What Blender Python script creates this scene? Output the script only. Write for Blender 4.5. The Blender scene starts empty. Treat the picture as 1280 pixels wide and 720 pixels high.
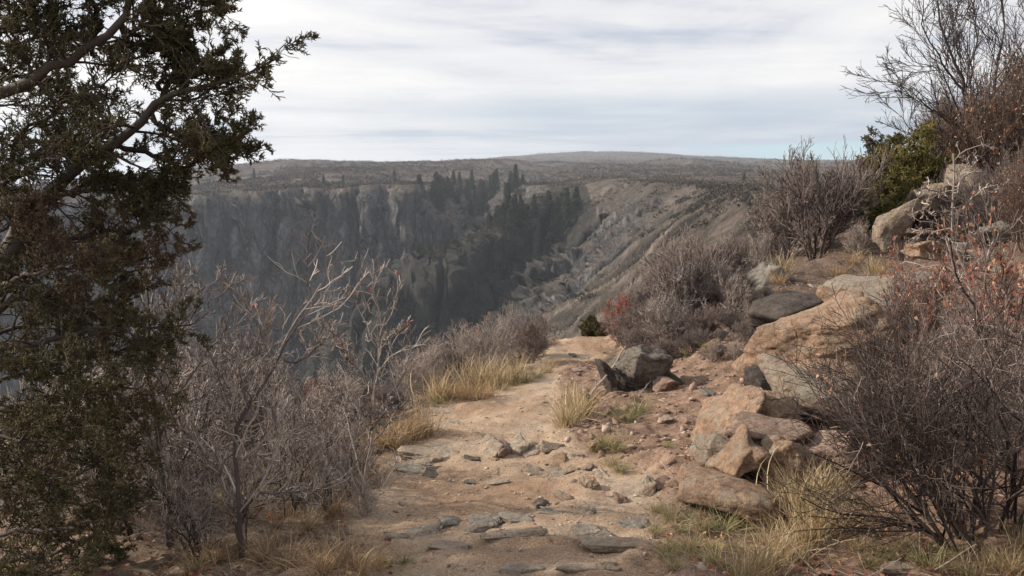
import bpy, math, random
import numpy as np
R_ = math.radians
# ------------------------------------------------------------------ camera
F = 1108.5; PITCH = R_(8.0); CZ = 1.65
sc = bpy.context.scene
COL = sc.collection
cam_d = bpy.data.cameras.new("camera"); cam = bpy.data.objects.new("camera", cam_d); COL.objects.link(cam)
cam.location = (0, 0, CZ); cam.rotation_euler = (R_(90) - PITCH, 0, 0)
cam_d.sensor_width = 36; cam_d.lens = 36 * F / 1280; cam_d.clip_end = 30000; cam_d.clip_start = 0.05
sc.camera = cam
# ------------------------------------------------------------------ light
SUN_AZ = R_(-78); SUN_EL = R_(28)           # azimuth from +Y towards +X
sd = bpy.data.lights.new("sun", 'SUN'); sun = bpy.data.objects.new("sun", sd); COL.objects.link(sun)
sd.energy = 5.0; sd.angle = R_(1.5); sd.color = (1.0, 0.90, 0.78)
sun.rotation_euler = (R_(90) - SUN_EL, 0, -SUN_AZ + R_(180))
vs = sc.view_settings
vs.view_transform = 'Standard'; vs.look = 'None'; vs.exposure = 0.42; vs.gamma = 1.0; vs.use_curve_mapping = False
world = bpy.data.worlds.new("World"); sc.world = world; world.use_nodes = True

class NT:
    def __init__(s, tree): s.t = tree; s.t.nodes.clear()
    def n(s, typ, **kw):
        nd = s.t.nodes.new(typ)
        for k, v in kw.items():
            if k == 'inp':
                for kk, vv in v.items():
                    if isinstance(vv, bpy.types.NodeSocket): s.t.links.new(vv, nd.inputs[kk])
                    else: nd.inputs[kk].default_value = vv
            else: setattr(nd, k, v)
        return nd
    def link(s, a, b): s.t.links.new(a, b)
    def math(s, op, a, b=0.0, c=None, clamp=False):
        nd = s.t.nodes.new('ShaderNodeMath'); nd.operation = op; nd.use_clamp = clamp
        for i, v in enumerate((a, b, c)):
            if v is None: continue
            if isinstance(v, bpy.types.NodeSocket): s.t.links.new(v, nd.inputs[i])
            else: nd.inputs[i].default_value = v
        return nd.outputs[0]
    def ramp(s, fac, stops, interp='LINEAR'):
        nd = s.t.nodes.new('ShaderNodeValToRGB'); cr = nd.color_ramp; cr.interpolation = interp
        while len(cr.elements) < len(stops): cr.elements.new(0.5)
        for e, (p, c) in zip(cr.elements, stops):
            e.position = p; e.color = (*c, 1) if len(c) == 3 else c
        s.t.links.new(fac, nd.inputs[0]); return nd.outputs[0]
    def mix(s, fac, a, b, mode='MIX'):
        nd = s.t.nodes.new('ShaderNodeMix'); nd.data_type = 'RGBA'; nd.blend_type = mode
        for k, v in ((0, fac), (6, a), (7, b)):
            if isinstance(v, bpy.types.NodeSocket): s.t.links.new(v, nd.inputs[k])
            else: nd.inputs[k].default_value = v if k == 0 else ((*v, 1) if len(v) == 3 else v)
        return nd.outputs[2]
    def noise(s, vec, scale, detail=4, rough=.55, dist=0.0):
        nd = s.n('ShaderNodeTexNoise', inp={'Scale': scale, 'Detail': detail, 'Roughness': rough, 'Distortion': dist})
        if vec is not None: s.link(vec, nd.inputs['Vector'])
        return nd.outputs[0]
    def scale(s, vec, sx, sy, sz, rot=(0, 0, 0)):
        nd = s.n('ShaderNodeMapping'); nd.inputs['Scale'].default_value = (sx, sy, sz); nd.inputs['Rotation'].default_value = rot
        s.link(vec, nd.inputs['Vector']); return nd.outputs[0]

def build_world():
    t = NT(world.node_tree)
    out = t.n('ShaderNodeOutputWorld'); bg = t.n('ShaderNodeBackground'); bg.inputs['Strength'].default_value = 0.072
    sky = t.n('ShaderNodeTexSky', sky_type='NISHITA', sun_disc=False, sun_elevation=SUN_EL, sun_rotation=SUN_AZ)
    sky.altitude = 2400; sky.air_density = 1.0; sky.dust_density = 1.0
    tc = t.n('ShaderNodeTexCoord'); g = tc.outputs['Generated']
    sep = t.n('ShaderNodeSeparateXYZ'); t.link(g, sep.inputs[0]); X, Y, Z = sep.outputs
    zz = t.math('MAXIMUM', Z, 0.0)
    den = t.math('ADD', zz, 0.075)
    px = t.math('DIVIDE', X, den); py = t.math('DIVIDE', Y, den)
    cb = t.n('ShaderNodeCombineXYZ'); t.link(px, cb.inputs[0]); t.link(py, cb.inputs[1])
    v = cb.outputs[0]
    n1 = t.noise(t.scale(v, .22, .50, 1, (0, 0, .12)), 1.0, 8, .60, .5)     # big layered decks
    n2 = t.noise(t.scale(v, 1.3, 2.0, 1, (0, 0, -.25)), 1.0, 7, .62, .9)    # wisps
    n3 = t.noise(t.scale(g, 1.7, 1.7, 8.5, (0, .05, 0)), 1.0, 8, .55, .8)    # cloud bodies seen from the side
    n = t.math('ADD', t.math('ADD', t.math('MULTIPLY', n1, .34), t.math('MULTIPLY', n2, .14)), t.math('MULTIPLY', n3, .52))
    # thin bright deck; darker blue-grey thick bands
    cl = t.ramp(n, [(.40, (5.3, 6.0, 7.1)), (.455, (6.4, 6.9, 7.8)), (.485, (7.7, 7.9, 8.5)), (.52, (9.1, 9.1, 9.35)), (.62, (10.8, 10.6, 10.3))])
    # slate band low on the horizon
    b1 = t.math('MULTIPLY', t.math('SMOOTH_MIN', t.math('DIVIDE', t.math('SUBTRACT', .085, Z), .03), 1.0, .2), 1.0, clamp=True)
    bn = t.noise(t.scale(g, 2.2, 2.2, 26), 1.0, 4, .5)
    low = t.math('MULTIPLY', b1, t.ramp(bn, [(.35, (0, 0, 0)), (.6, (1, 1, 1))]))
    low = t.math('MULTIPLY', low, t.ramp(t.math('ADD', X, .5), [(.30, (.15, .15, .15)), (.55, (1, 1, 1))]))
    cl = t.mix(t.math('MULTIPLY', low, .85), cl, (5.3, 6.3, 7.4))
    # glow towards the sun, on the left
    sdv = t.n('ShaderNodeVectorMath', operation='DOT_PRODUCT'); t.link(g, sdv.inputs[0])
    sdv.inputs[1].default_value = (math.sin(SUN_AZ) * math.cos(SUN_EL), math.cos(SUN_AZ) * math.cos(SUN_EL), math.sin(SUN_EL))
    gl = t.ramp(sdv.outputs['Value'], [(.35, (1, 1, 1)), (.75, (1.25, 1.22, 1.18)), (1.0, (2.4, 2.2, 2.0))])
    cl = t.mix(1.0, cl, gl, 'MULTIPLY')
    # gap of clear turquoise sky at the horizon, right of centre
    gapn = t.noise(t.scale(g, 3, 3, 30), 1.0, 3, .5)
    top = t.math('ADD', .015, t.math('MULTIPLY', gapn, .016))
    gz = t.math('MULTIPLY', t.math('SUBTRACT', top, Z), 260, clamp=True)
    gx = t.math('MULTIPLY', t.math('SUBTRACT', X, .17), 9, clamp=True)
    gap = t.math('MULTIPLY', gz, gx)
    clear = t.mix(.85, sky.outputs[0], (5.4, 8.3, 9.3))
    col = t.mix(gap, cl, clear)
    # a little of the open sky through the thin places
    col = t.mix(.06, col, sky.outputs[0])
    t.link(col, bg.inputs[0]); t.link(bg.outputs[0], out.inputs[0])
build_world()

# ------------------------------------------------------------------ numpy noise
def _h(i, j, k, s):
    n = (i * 374761393 + j * 668265263 + k * 2147483647 * 7 + s * 1274126177) & 0xffffffff
    n = ((n ^ (n >> 13)) * 1274126177) & 0xffffffff
    n = ((n ^ (n >> 16)) * 2246822519) & 0xffffffff
    return ((n ^ (n >> 15)) & 0xffffff) / 0xffffff
def vn(x, y, z=0.0, s=0):
    x, y, z = np.broadcast_arrays(np.asarray(x, float), np.asarray(y, float), np.asarray(z, float))
    xi = np.floor(x).astype(np.int64); yi = np.floor(y).astype(np.int64); zi = np.floor(z).astype(np.int64)
    fx = x - xi; fy = y - yi; fz = z - zi
    fx = fx * fx * (3 - 2 * fx); fy = fy * fy * (3 - 2 * fy); fz = fz * fz * (3 - 2 * fz)
    def c(a, b, d): return _h(xi + a, yi + b, zi + d, s)
    x00 = c(0,0,0) * (1-fx) + c(1,0,0) * fx; x10 = c(0,1,0) * (1-fx) + c(1,1,0) * fx
    x01 = c(0,0,1) * (1-fx) + c(1,0,1) * fx; x11 = c(0,1,1) * (1-fx) + c(1,1,1) * fx
    return ((x00 * (1-fy) + x10 * fy) * (1-fz) + (x01 * (1-fy) + x11 * fy) * fz) * 2 - 1
def fbm(x, y, z=0.0, o=4, s=0, g=.5):
    a = 1; t = 0; f = 1
    for i in range(o):
        t = t + a * vn(np.asarray(x) * f + 13.7 * i, np.asarray(y) * f + 7.1 * i, np.asarray(z) * f, s + i); a *= g; f *= 2.03
    return t
def ridged(x, y, z=0.0, o=4, s=0, g=.5):
    a = 1; t = 0; f = 1
    for i in range(o):
        t = t + a * (1 - 2 * np.abs(vn(np.asarray(x) * f + 3.7 * i, np.asarray(y) * f, np.asarray(z) * f, s + i))); a *= g; f *= 2.03
    return t
def sstep(a, b, x):
    t = np.clip((x - a) / (b - a), 0, 1); return t * t * (3 - 2 * t)

# ------------------------------------------------------------------ helpers
def ray(u, v):
    a = (u - 640) / F; b = (360 - v) / F
    return np.array([a, math.cos(PITCH) + b * math.sin(PITCH), -math.sin(PITCH) + b * math.cos(PITCH)])
def at(u, v, D):
    """world point on the sight line of (u, v) at ground distance D ahead"""
    d = ray(u, v); d = d / d[1] * D; d[2] += CZ; return d
def pm(px, D): return px / F * D             # pixel size -> metres at distance D

def mesh_obj(name, V, Fc, mat=None, parent=None, smooth=True, attrs=None):
    """V (n,3); Fc list of int arrays (m,3) or (m,4)"""
    V = np.asarray(V, np.float32)
    if not isinstance(Fc, list) or not hasattr(Fc[0], "shape"): Fc = [np.asarray(Fc)]
    Fc = [np.asarray(f, np.int32) for f in Fc if len(f)]
    me = bpy.data.meshes.new(name)
    me.vertices.add(len(V)); me.vertices.foreach_set('co', V.ravel())
    nl = sum(f.size for f in Fc); npoly = sum(len(f) for f in Fc)
    me.loops.add(nl); me.polygons.add(npoly)
    me.loops.foreach_set('vertex_index', np.concatenate([f.ravel() for f in Fc]))
    tot = np.concatenate([np.full(len(f), f.shape[1], np.int32) for f in Fc])
    st = np.concatenate([[0], np.cumsum(tot)[:-1]]).astype(np.int32)
    me.polygons.foreach_set('loop_start', st)
    if smooth: me.polygons.foreach_set('use_smooth', np.ones(npoly, bool))
    me.update(calc_edges=True); me.validate()
    if attrs:
        for k, a in attrs.items():
            at_ = me.attributes.new(k, 'FLOAT', 'POINT'); at_.data.foreach_set('value', np.asarray(a, np.float32))
    if mat: me.materials.append(mat)
    o = bpy.data.objects.new(name, me); COL.objects.link(o)
    if parent: o.parent = parent
    return o
def empty(name, loc, rz=0.0, s=1.0):
    o = bpy.data.objects.new(name, None); COL.objects.link(o); o.location = loc; o.rotation_euler = (0, 0, rz)
    o.scale = (s, s, s) if not isinstance(s, tuple) else s
    o.empty_display_size = .2; return o
def tag(o, label=None, cat=None, group=None, kind=None):
    for k, v in (('label', label), ('category', cat), ('group', group), ('kind', kind)):
        if v: o[k] = v
    return o
KIDS = {}
def kid(o, parent): o.parent = parent; KIDS.setdefault(parent.name, []).append(o); return o
def dup(root, loc, rz=0.0, s=1.0):
    c = root.copy(); COL.objects.link(c)
    for k in ('label', 'group', 'category', 'kind'):
        if k in c and k != 'category': del c[k]
    c.location = loc; c.rotation_euler = (0, 0, rz); c.scale = (s, s, s) if not isinstance(s, tuple) else s
    for ch in KIDS.get(root.name, []):
        d = ch.copy(); COL.objects.link(d); d.parent = c
    return c
used = set()
def inst(proto, loc, rz=0.0, s=1.0):
    """first use moves the prototype itself, later uses copy it with its parts"""
    if proto.name not in used:
        used.add(proto.name); proto.location = loc; proto.rotation_euler = (0, 0, rz)
        proto.scale = (s, s, s) if not isinstance(s, tuple) else s
        return proto
    return dup(proto, loc, rz, s)

# ------------------------------------------------------------------ materials
def bsdf(t, col, rough=.9, normal=None, spec=.25):
    b = t.n('ShaderNodeBsdfPrincipled'); b.inputs['Roughness'].default_value = rough
    b.inputs['Specular IOR Level'].default_value = spec
    if isinstance(col, bpy.types.NodeSocket): t.link(col, b.inputs['Base Color'])
    else: b.inputs['Base Color'].default_value = (*col, 1)
    if normal is not None: t.link(normal, b.inputs['Normal'])
    o = t.n('ShaderNodeOutputMaterial'); t.link(b.outputs[0], o.inputs[0]); return b
def new(name):
    m = bpy.data.materials.new(name); m.use_nodes = True; return m, NT(m.node_tree)
def rnd_mat(name, stops, rough=.85, nscale=None, transl=0.0, spec=.2):
    """colour differs from twig to twig / leaf to leaf (attribute 'rnd'), with noise on top"""
    m, t = new(name)
    a = t.n('ShaderNodeAttribute', attribute_name='rnd').outputs['Fac']
    if nscale:
        tc = t.n('ShaderNodeTexCoord').outputs['Object']
        nz = t.noise(tc, nscale, 3)
        a = t.math('ADD', a, t.math('MULTIPLY', t.math('SUBTRACT', nz, .5), .9), clamp=True)
    c = t.ramp(a, stops)
    oi = t.n('ShaderNodeObjectInfo').outputs['Random']
    c = t.mix(1.0, c, t.ramp(oi, [(0, (.82, .84, .86)), (1, (1.14, 1.1, 1.06))]), 'MULTIPLY')
    b = bsdf(t, c, rough, spec=spec)
    if transl:
        tr = t.n('ShaderNodeBsdfTranslucent'); t.link(c, tr.inputs[0])
        mx = t.n('ShaderNodeMixShader'); mx.inputs[0].default_value = transl
        t.link(b.outputs[0], mx.inputs[1]); t.link(tr.outputs[0], mx.inputs[2])
        o = [n for n in t.t.nodes if n.type == 'OUTPUT_MATERIAL'][0]; t.link(mx.outputs[0], o.inputs[0])
    return m
def rock_mat(name, cols, lichen=(.20, .20, .15), lich=.5, strata=9.0, bump=.9, scale=1.0, rot=(.5, .3, 0)):
    m, t = new(name)
    tc = t.n('ShaderNodeTexCoord').outputs['Object']
    oi = t.n('ShaderNodeObjectInfo')
    off = t.n('ShaderNodeVectorMath', operation='ADD'); t.link(tc, off.inputs[0])
    mulv = t.n('ShaderNodeVectorMath', operation='SCALE'); t.link(oi.outputs['Location'], mulv.inputs[0]); mulv.inputs['Scale'].default_value = 3.7
    t.link(mulv.outputs[0], off.inputs[1]); p = off.outputs[0]
    big = t.noise(p, 3.4 * scale, 8, .68, .0)
    st = t.noise(t.scale(p, 1.3 * scale, 1.3 * scale, strata * scale, rot), 1.0, 8, .7, .1)
    fine = t.noise(p, 26 * scale, 6, .7)
    grain = t.noise(p, 110 * scale, 4, .7)
    f = t.math('ADD', t.math('MULTIPLY', big, .55), t.math('MULTIPLY', st, .45))
    c = t.ramp(f, [(.34, cols[0]), (.47, cols[1]), (.56, cols[2]), (.68, cols[3])])
    c = t.mix(t.ramp(fine, [(.42, (0, 0, 0)), (.60, (.8, .8, .8))]), c, tuple(x * .50 for x in cols[1]))
    geo = t.n('ShaderNodeNewGeometry'); sp = t.n('ShaderNodeSeparateXYZ'); t.link(geo.outputs['Normal'], sp.inputs[0])
    up = t.math('MULTIPLY', t.math('ADD', sp.outputs[2], .35), 1.1, clamp=True)
    ln = t.noise(p, 9 * scale, 8, .74, .1)
    lm = t.math('MULTIPLY', t.ramp(ln, [(.46, (0, 0, 0)), (.60, (1, 1, 1))]), t.math('MULTIPLY', up, lich))
    c = t.mix(lm, c, lichen)
    c = t.mix(t.math('MULTIPLY', t.ramp(grain, [(.38, (1, 1, 1)), (.5, (0, 0, 0))]), .6), c, tuple(x * .45 for x in cols[1]))
    cr = t.n('ShaderNodeTexVoronoi', feature='DISTANCE_TO_EDGE', inp={'Scale': 3.2 * scale})
    wv = t.n('ShaderNodeVectorMath', operation='ADD'); t.link(t.scale(p, 1, 1, 2.2, rot), wv.inputs[0])
    nn = t.n('ShaderNodeTexNoise', inp={'Scale': 4.0 * scale, 'Detail': 4}); t.link(p, nn.inputs['Vector'])
    sv = t.n('ShaderNodeVectorMath', operation='SCALE'); t.link(nn.outputs['Color'], sv.inputs[0]); sv.inputs['Scale'].default_value = .5
    t.link(sv.outputs[0], wv.inputs[1]); t.link(wv.outputs[0], cr.inputs['Vector'])
    crk = t.ramp(cr.outputs[0], [(0, (0, 0, 0)), (.016, (1, 1, 1))])
    h = t.math('ADD', t.math('ADD', t.math('MULTIPLY', st, .7), t.math('MULTIPLY', fine, .35)), t.math('MULTIPLY', grain, .10))
    cm = t.ramp(t.noise(p, 2.1 * scale, 3), [(.50, (0, 0, 0)), (.60, (1, 1, 1))]); crk = t.math('SUBTRACT', 1.0, t.math('MULTIPLY', t.math('SUBTRACT', 1.0, crk), cm)); h = t.math('ADD', h, t.math('MULTIPLY', crk, .5)); c = t.mix(t.math('MULTIPLY', t.math('SUBTRACT', 1.0, crk), .25), c, tuple(x * .4 for x in cols[0]))
    b = t.n('ShaderNodeBump', inp={'Strength': bump, 'Distance': .085 / scale}); t.link(h, b.inputs['Height'])
    bsdf(t, c, .92, b.outputs[0]); return m
# ------------------------------------------------------------------ near ground: thin-plate surface through surveyed points
def path_x(y):
    return np.interp(y, [-6, 0, 3.6, 6.4, 8.2, 10.2, 12.8, 14.2, 17, 22], [0, .02, .0, -.12, -.04, .22, .95, 1.35, 3.2, 7])
def path_w(y):
    return np.interp(y, [-6, 3.6, 5, 6.4, 8.2, 10.2, 12.8, 15], [.6, .60, .70, .62, .52, .42, .42, .42])
_cp = []
for y in np.array([-6, -3, 0, 2, 3.5, 5, 6.4, 8.2, 10.1, 12.8, 14]):
    z = -0.1 * (y - 3) if y > 3 else (-.02 * (y - 3))
    x = float(path_x(y)); w = float(path_w(y))
    for dx in (-w, 0, w): _cp.append((x + dx, y, z + (-.02 if dx < 0 else .03 if dx > 0 else 0)))
for u, v, D in [(855,560,6.0),(850,500,7.7),(900,470,8.4),(900,440,9.6),(820,440,11.0),(765,430,12.6),(870,400,11.6),
                (950,352,12.6),(1020,325,14),(1095,330,12.6),(1120,385,8.9),(1230,372,9.2),(1150,338,11.6),(1245,300,13.2),
                (1275,258,15.5),(1000,690,3.95),(1260,690,3.9),(890,640,4.5),(1050,600,4.9),(1250,600,4.7),(1200,500,6.2),
                (1000,560,5.5),(1100,470,7.0),(1180,430,7.8),
                (300,705,4.2),(90,720,4.3),(400,625,5.5),(445,575,6.6),(300,610,6.2),(470,535,7.8),(560,497,9.2),(620,462,11.2),(200,570,8.5),
                (400,520,10.6),(480,500,10.4),(120,640,6.0)]:
    _cp.append(tuple(at(u, v, D)))
_cp += [(1.6,17,-2.6),(.2,17,-3.8),(3,19,-3.0),(-1.5,15,-3.6),(-4,15,-5.2),(-8,13,-6.5),(-8,8,-4.2),(-8,3,-2.8),(-8,-4,-2.2),
        (-14,3,-6.5),(-14,12,-10),(-6,20,-10),(3,24,-6.5),(9,22,.2),(7,19,.4),(5.2,17,-.1),(12,18,2.2),(14,10,3.2),(10,6,2.2),(9,1,1.6),(6,-3,.7),
        (16,-3,2.5),(18,20,3),(12,26,-.5),(18,28,1.0),(-14,-4,-5),(-14,24,-16),(2,29,-10)]
_cp = np.array(_cp)
def _tps(r2): return .5 * r2 * np.log(r2 + 1e-9)
def _fit(cp, lam=.02):
    n = len(cp); d2 = ((cp[:, None, :2] - cp[None, :, :2]) ** 2).sum(-1)
    A = np.zeros((n + 3, n + 3)); A[:n, :n] = _tps(d2) + lam * np.eye(n)
    Pm = np.c_[np.ones(n), cp[:, :2]]; A[:n, n:] = Pm; A[n:, :n] = Pm.T
    return np.linalg.solve(A, np.r_[cp[:, 2], 0, 0, 0])
_w = _fit(_cp)
def hn0(x, y):
    x = np.asarray(x, float); y = np.asarray(y, float); sh = np.broadcast(x, y).shape
    x = np.broadcast_to(x, sh).ravel(); y = np.broadcast_to(y, sh).ravel(); z = np.empty(len(x))
    for i in range(0, len(x), 60000):
        xx = x[i:i+60000]; yy = y[i:i+60000]
        r2 = (xx[:, None] - _cp[None, :, 0]) ** 2 + (yy[:, None] - _cp[None, :, 1]) ** 2
        z[i:i+60000] = _tps(r2) @ _w[:-3] + _w[-3] + _w[-2] * xx + _w[-1] * yy
    return z.reshape(sh)
def path_mask(x, y):
    x = np.asarray(x, float); y = np.asarray(y, float)
    d = (x - path_x(y)) / path_w(y)
    d = d + .28 * fbm(x * 1.3, y * 1.3, o=3, s=5)
    return (1 - sstep(.8, 1.35, np.abs(d))) * (1 - sstep(16, 19, y))
def hn(x, y, fine=True):
    m = path_mask(x, y)
    z = hn0(x, y) + fbm(np.asarray(x) * .9, np.asarray(y) * .9, o=3, s=9) * (.035 + .05 * (1 - m))
    # the trodden groove and small outcropping ledges across it
    z = z - .05 * m
    if fine:
        x = np.asarray(x, float); y = np.asarray(y, float)
        rough = .020 * m + .032 * (1 - m)
        z = z + rough * fbm(x * 5, y * 5, o=4, s=21, g=.55)
        lx = x * .35 + y + .25 * fbm(x * .8, y * .8, o=3, s=31)          # bedding ledges run across the trail
        st = lx * 2.6; fr = st - np.floor(st)
        z = z + m * .035 * sstep(0, .15, fr) * (1 - sstep(.15, 1.0, fr)) * sstep(.0, .5, vn(x * .9, y * 1.5, s=33))
    return z
def G(u, v, D0=2.5, D1=22):
    """where the sight line of (u, v) meets the near ground"""
    Ds = np.linspace(D0, D1, 500); d = ray(u, v); d = d / d[1]
    X = d[0] * Ds; Z = CZ + d[2] * Ds; dz = Z - hn(X, Ds)
    k = np.where(dz < 0)[0]; i = k[0] if len(k) else len(Ds) - 1
    D = Ds[i]; return np.array([X[i], D, float(hn(X[i], D))])
def snap(u, v, D):
    p = at(u, v, D); p[2] = float(hn(p[0], p[1])); return p

# ------------------------------------------------------------------ far terrain
def seg_dist(x, y, pts):
    best = np.full(x.shape, 1e9); tbest = np.zeros(x.shape)
    for i in range(len(pts) - 1):
        ax, ay = pts[i][:2]; bx, by = pts[i+1][:2]; dx, dy = bx - ax, by - ay
        t = np.clip(((x - ax) * dx + (y - ay) * dy) / (dx * dx + dy * dy), 0, 1)
        d = np.hypot(x - ax - t * dx, y - ay - t * dy); m = d < best
        best = np.where(m, d, best); tbest = np.where(m, i + t, tbest)
    return best, tbest
def inside(x, y, pts):
    r = np.zeros(x.shape, bool); n = len(pts)
    for i in range(n):
        x0, y0 = pts[i]; x1, y1 = pts[(i + 1) % n]
        if y0 == y1: continue
        c = ((y0 > y) != (y1 > y)) & (x < (x1 - x0) * (y - y0) / (y1 - y0) + x0); r ^= c
    return r
FAR_RIM = [(-2500, 700), (-900, 520), (-520, 455), (-300, 470), (-236, 482), (-215, 508), (-150, 498), (-110, 506), (-62, 500), (-48, 522), (-38, 560), (-22, 600), (0, 575), (8, 520), (24, 470)]
FAR_POLY = FAR_RIM + [(40, 9000), (-9000, 9000), (-9000, 700)]
R_RIM = [(400, -400), (90, -60), (34, 10), (30, 45), (36, 80), (45, 120), (54, 180), (62, 240), (64, 320), (48, 400), (30, 440), (24, 470)]
R_POLY = R_RIM + [(40, 9000), (9000, 9000), (9000, -400)]
SPUR = [(26, 445, -12), (16, 424, -15), (7, 410, -18), (0, 400, -25), (-14, 391, -31), (-27, 384, -35), (-41, 376, -38), (-46, 371, -49), (-58, 364, -51)]
def ztop(x, y):
    r = np.hypot(x, y)
    z = -12 + 13.5 * sstep(420, 1050, y)
    az = x / np.maximum(y, 1)
    z = z - 13 * sstep(.22, .42, -az) * sstep(300, 700, y) * 1.0 - 60 * sstep(.36, .50, -az) * sstep(700, 2200, r)
    right = sstep(20, 60, x) * (1 - sstep(380, 700, y))
    z = z * (1 - right) + right * (-5.5 + 3 * sstep(.25, .9, az))
    z = z + 25 * np.exp(-(((x - 215) / 290) ** 2) ** 1.2) * np.exp(-((y - 2350) / 500) ** 2)
    z = z + 10 * np.exp(-(((x - 520) / 330) ** 2)) * np.exp(-((y - 2500) / 500) ** 2)
    z = z + fbm(x / 160, y / 160, o=4, s=41) * (5.0 * sstep(300, 800, r) + 2.5 * right) + fbm(x / 35, y / 35, o=3, s=45) * 1.1
    gul = ridged(x / 120 + .5 * vn(x / 90, y / 90, s=7), y / 260, o=3, s=47)
    z = z - 8 * sstep(.1, 1.4, gul) * sstep(440, 620, y) * (1 - sstep(1100, 1900, y))
    return z
NOTCH = [(-119, 3.0, 20), (-190, 4, 14), (-156, 2.0, 9), (-86, 2.4, 10), (-228, 6, 22), (-66, 2, 8), (-136, 1.4, 6)]
def saw(t, k=.2):
    f = t - np.floor(t); return np.where(f < k, f / k, 1 - (f - k) / (1 - k))
def ribs(x, y):
    """tilted beds: each one rises in a steep shaded step and dips away gently"""
    al = -.876 * x + .482 * y; ac = .482 * x + .876 * y
    w = .5 * vn(ac / 55, al / 75, s=65) + .16 * vn(ac / 14, al / 22, s=68)
    a1 = .65 + .45 * vn(ac / 40, al / 60, s=69)
    return 6.5 * a1 * (saw(ac / 27 + w, .22) - .5) + 3.0 * (saw(ac / 10.5 + 1.6 * w + .2 * vn(al / 20, ac / 9, s=70), .25) - .5) * (1 + .8 * vn(ac / 12, al / 25, s=66)) + .6 * ridged(ac / 4.2, al / 45, o=1, s=67)
def Hfar(x, y):
    x = np.asarray(x, float); y = np.asarray(y, float)
    r = np.hypot(x, y)
    top = ztop(x, y)
    # far wall
    wx = 9 * vn(x / 38, y / 38, s=51) + 4 * vn(x / 13, y / 13, s=52) + 1.5 * vn(x / 4.5, y / 4.5, s=53) + 8 * (saw(x / 27 + .5 * vn(x / 40, y / 60, s=54), .12) - .5) + 3.4 * (saw(-x / 9.5 + .6 * vn(x / 25, y / 30, s=55), .15) - .5)
    d, _ = seg_dist(x, y, FAR_RIM); d = np.where(inside(x, y, FAR_POLY), -d, d) + wx
    for nx, w, dep in NOTCH: d = d + dep * np.exp(-((x - nx - 3 * vn(y / 14, 0, s=int(-nx))) / w) ** 2) * sstep(-60, -5, d + 40) * (y > 440)
    e = np.maximum(d, 0)
    prof = .9 * np.minimum(e, 4) + 3.6 * np.clip(e - 4, 0, 11) + .7 * np.clip(e - 15, 0, 6) + 4.2 * np.clip(e - 21, 0, 16) + .62 * np.clip(e - 37, 0, 200)
    soft = sstep(-78, -52, x) * (y > 490); prof = prof * (1 - soft) + soft * (.9 * e + .6 * np.maximum(e - 45, 0))
    Hf = top - prof
    # long slope under the near rim, ribbed by tilted strata
    d2, t2 = seg_dist(x, y, R_RIM); d2 = np.where(inside(x, y, R_POLY), -d2, d2) + 4 * vn(x / 26, y / 26, s=61) + 1.5 * vn(x / 7, y / 7, s=62)
    e = np.maximum(d2, 0)
    rib = ribs(x, y)
    Hs = top - .80 * e - .1 * np.maximum(e - 60, 0) + rib * sstep(2, 18, e) * sstep(20, 90, y)
    # one bold fin of rock, tall above the slope
    dk, tk = seg_dist(x, y, [(46, 162), (30, 168), (14, 176), (-6, 186)])
    Hs = Hs + 7.5 * (1 - sstep(1.5, 6.5, dk)) * sstep(2, 8, e)
    dk, tk = seg_dist(x, y, [(55, 205), (38, 214), (20, 224), (-10, 240)])
    Hs = Hs + 6.5 * (1 - sstep(2, 10, dk)) * sstep(2, 8, e)
    # spur with a wooded crest across the side canyon
    ds, ts = seg_dist(x, y, SPUR); cz = np.interp(ts, range(len(SPUR)), [p[2] for p in SPUR])
    ds = ds + 5 * vn(x / 16, y / 16, s=71) + 2 * vn(x / 5, y / 5, s=72) + 4 * (saw(x / 14 + .5 * vn(x / 20, y / 20, s=74), .15) - .5)
    e = np.maximum(ds - 7, 0)
    Hp = cz - .12 * np.clip(ds, 0, 7) - 2.6 * np.clip(e, 0, 30) - 1.0 * np.maximum(e - 30, 0) + 1.0 * vn(x / 9, y / 9, s=73)
    # ground under the viewer's rim
    rc = np.hypot(x - 6, (y - 2)); Hn = -1.5 - 1.0 * np.maximum(rc - 15, 0)
    H = np.maximum(np.maximum(Hf, Hs), np.maximum(Hp, Hn))
    fl = -150 + 4 * vn(x / 30, y / 30, s=81)
    H = np.maximum(H, fl)
    return H
BX = (-16, 18, -6, 30)
def border(x, y):
    d = np.minimum(np.minimum(x - BX[0], BX[1] - x), np.minimum(y - BX[2], BX[3] - y)); return sstep(0, 4, d)

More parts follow.
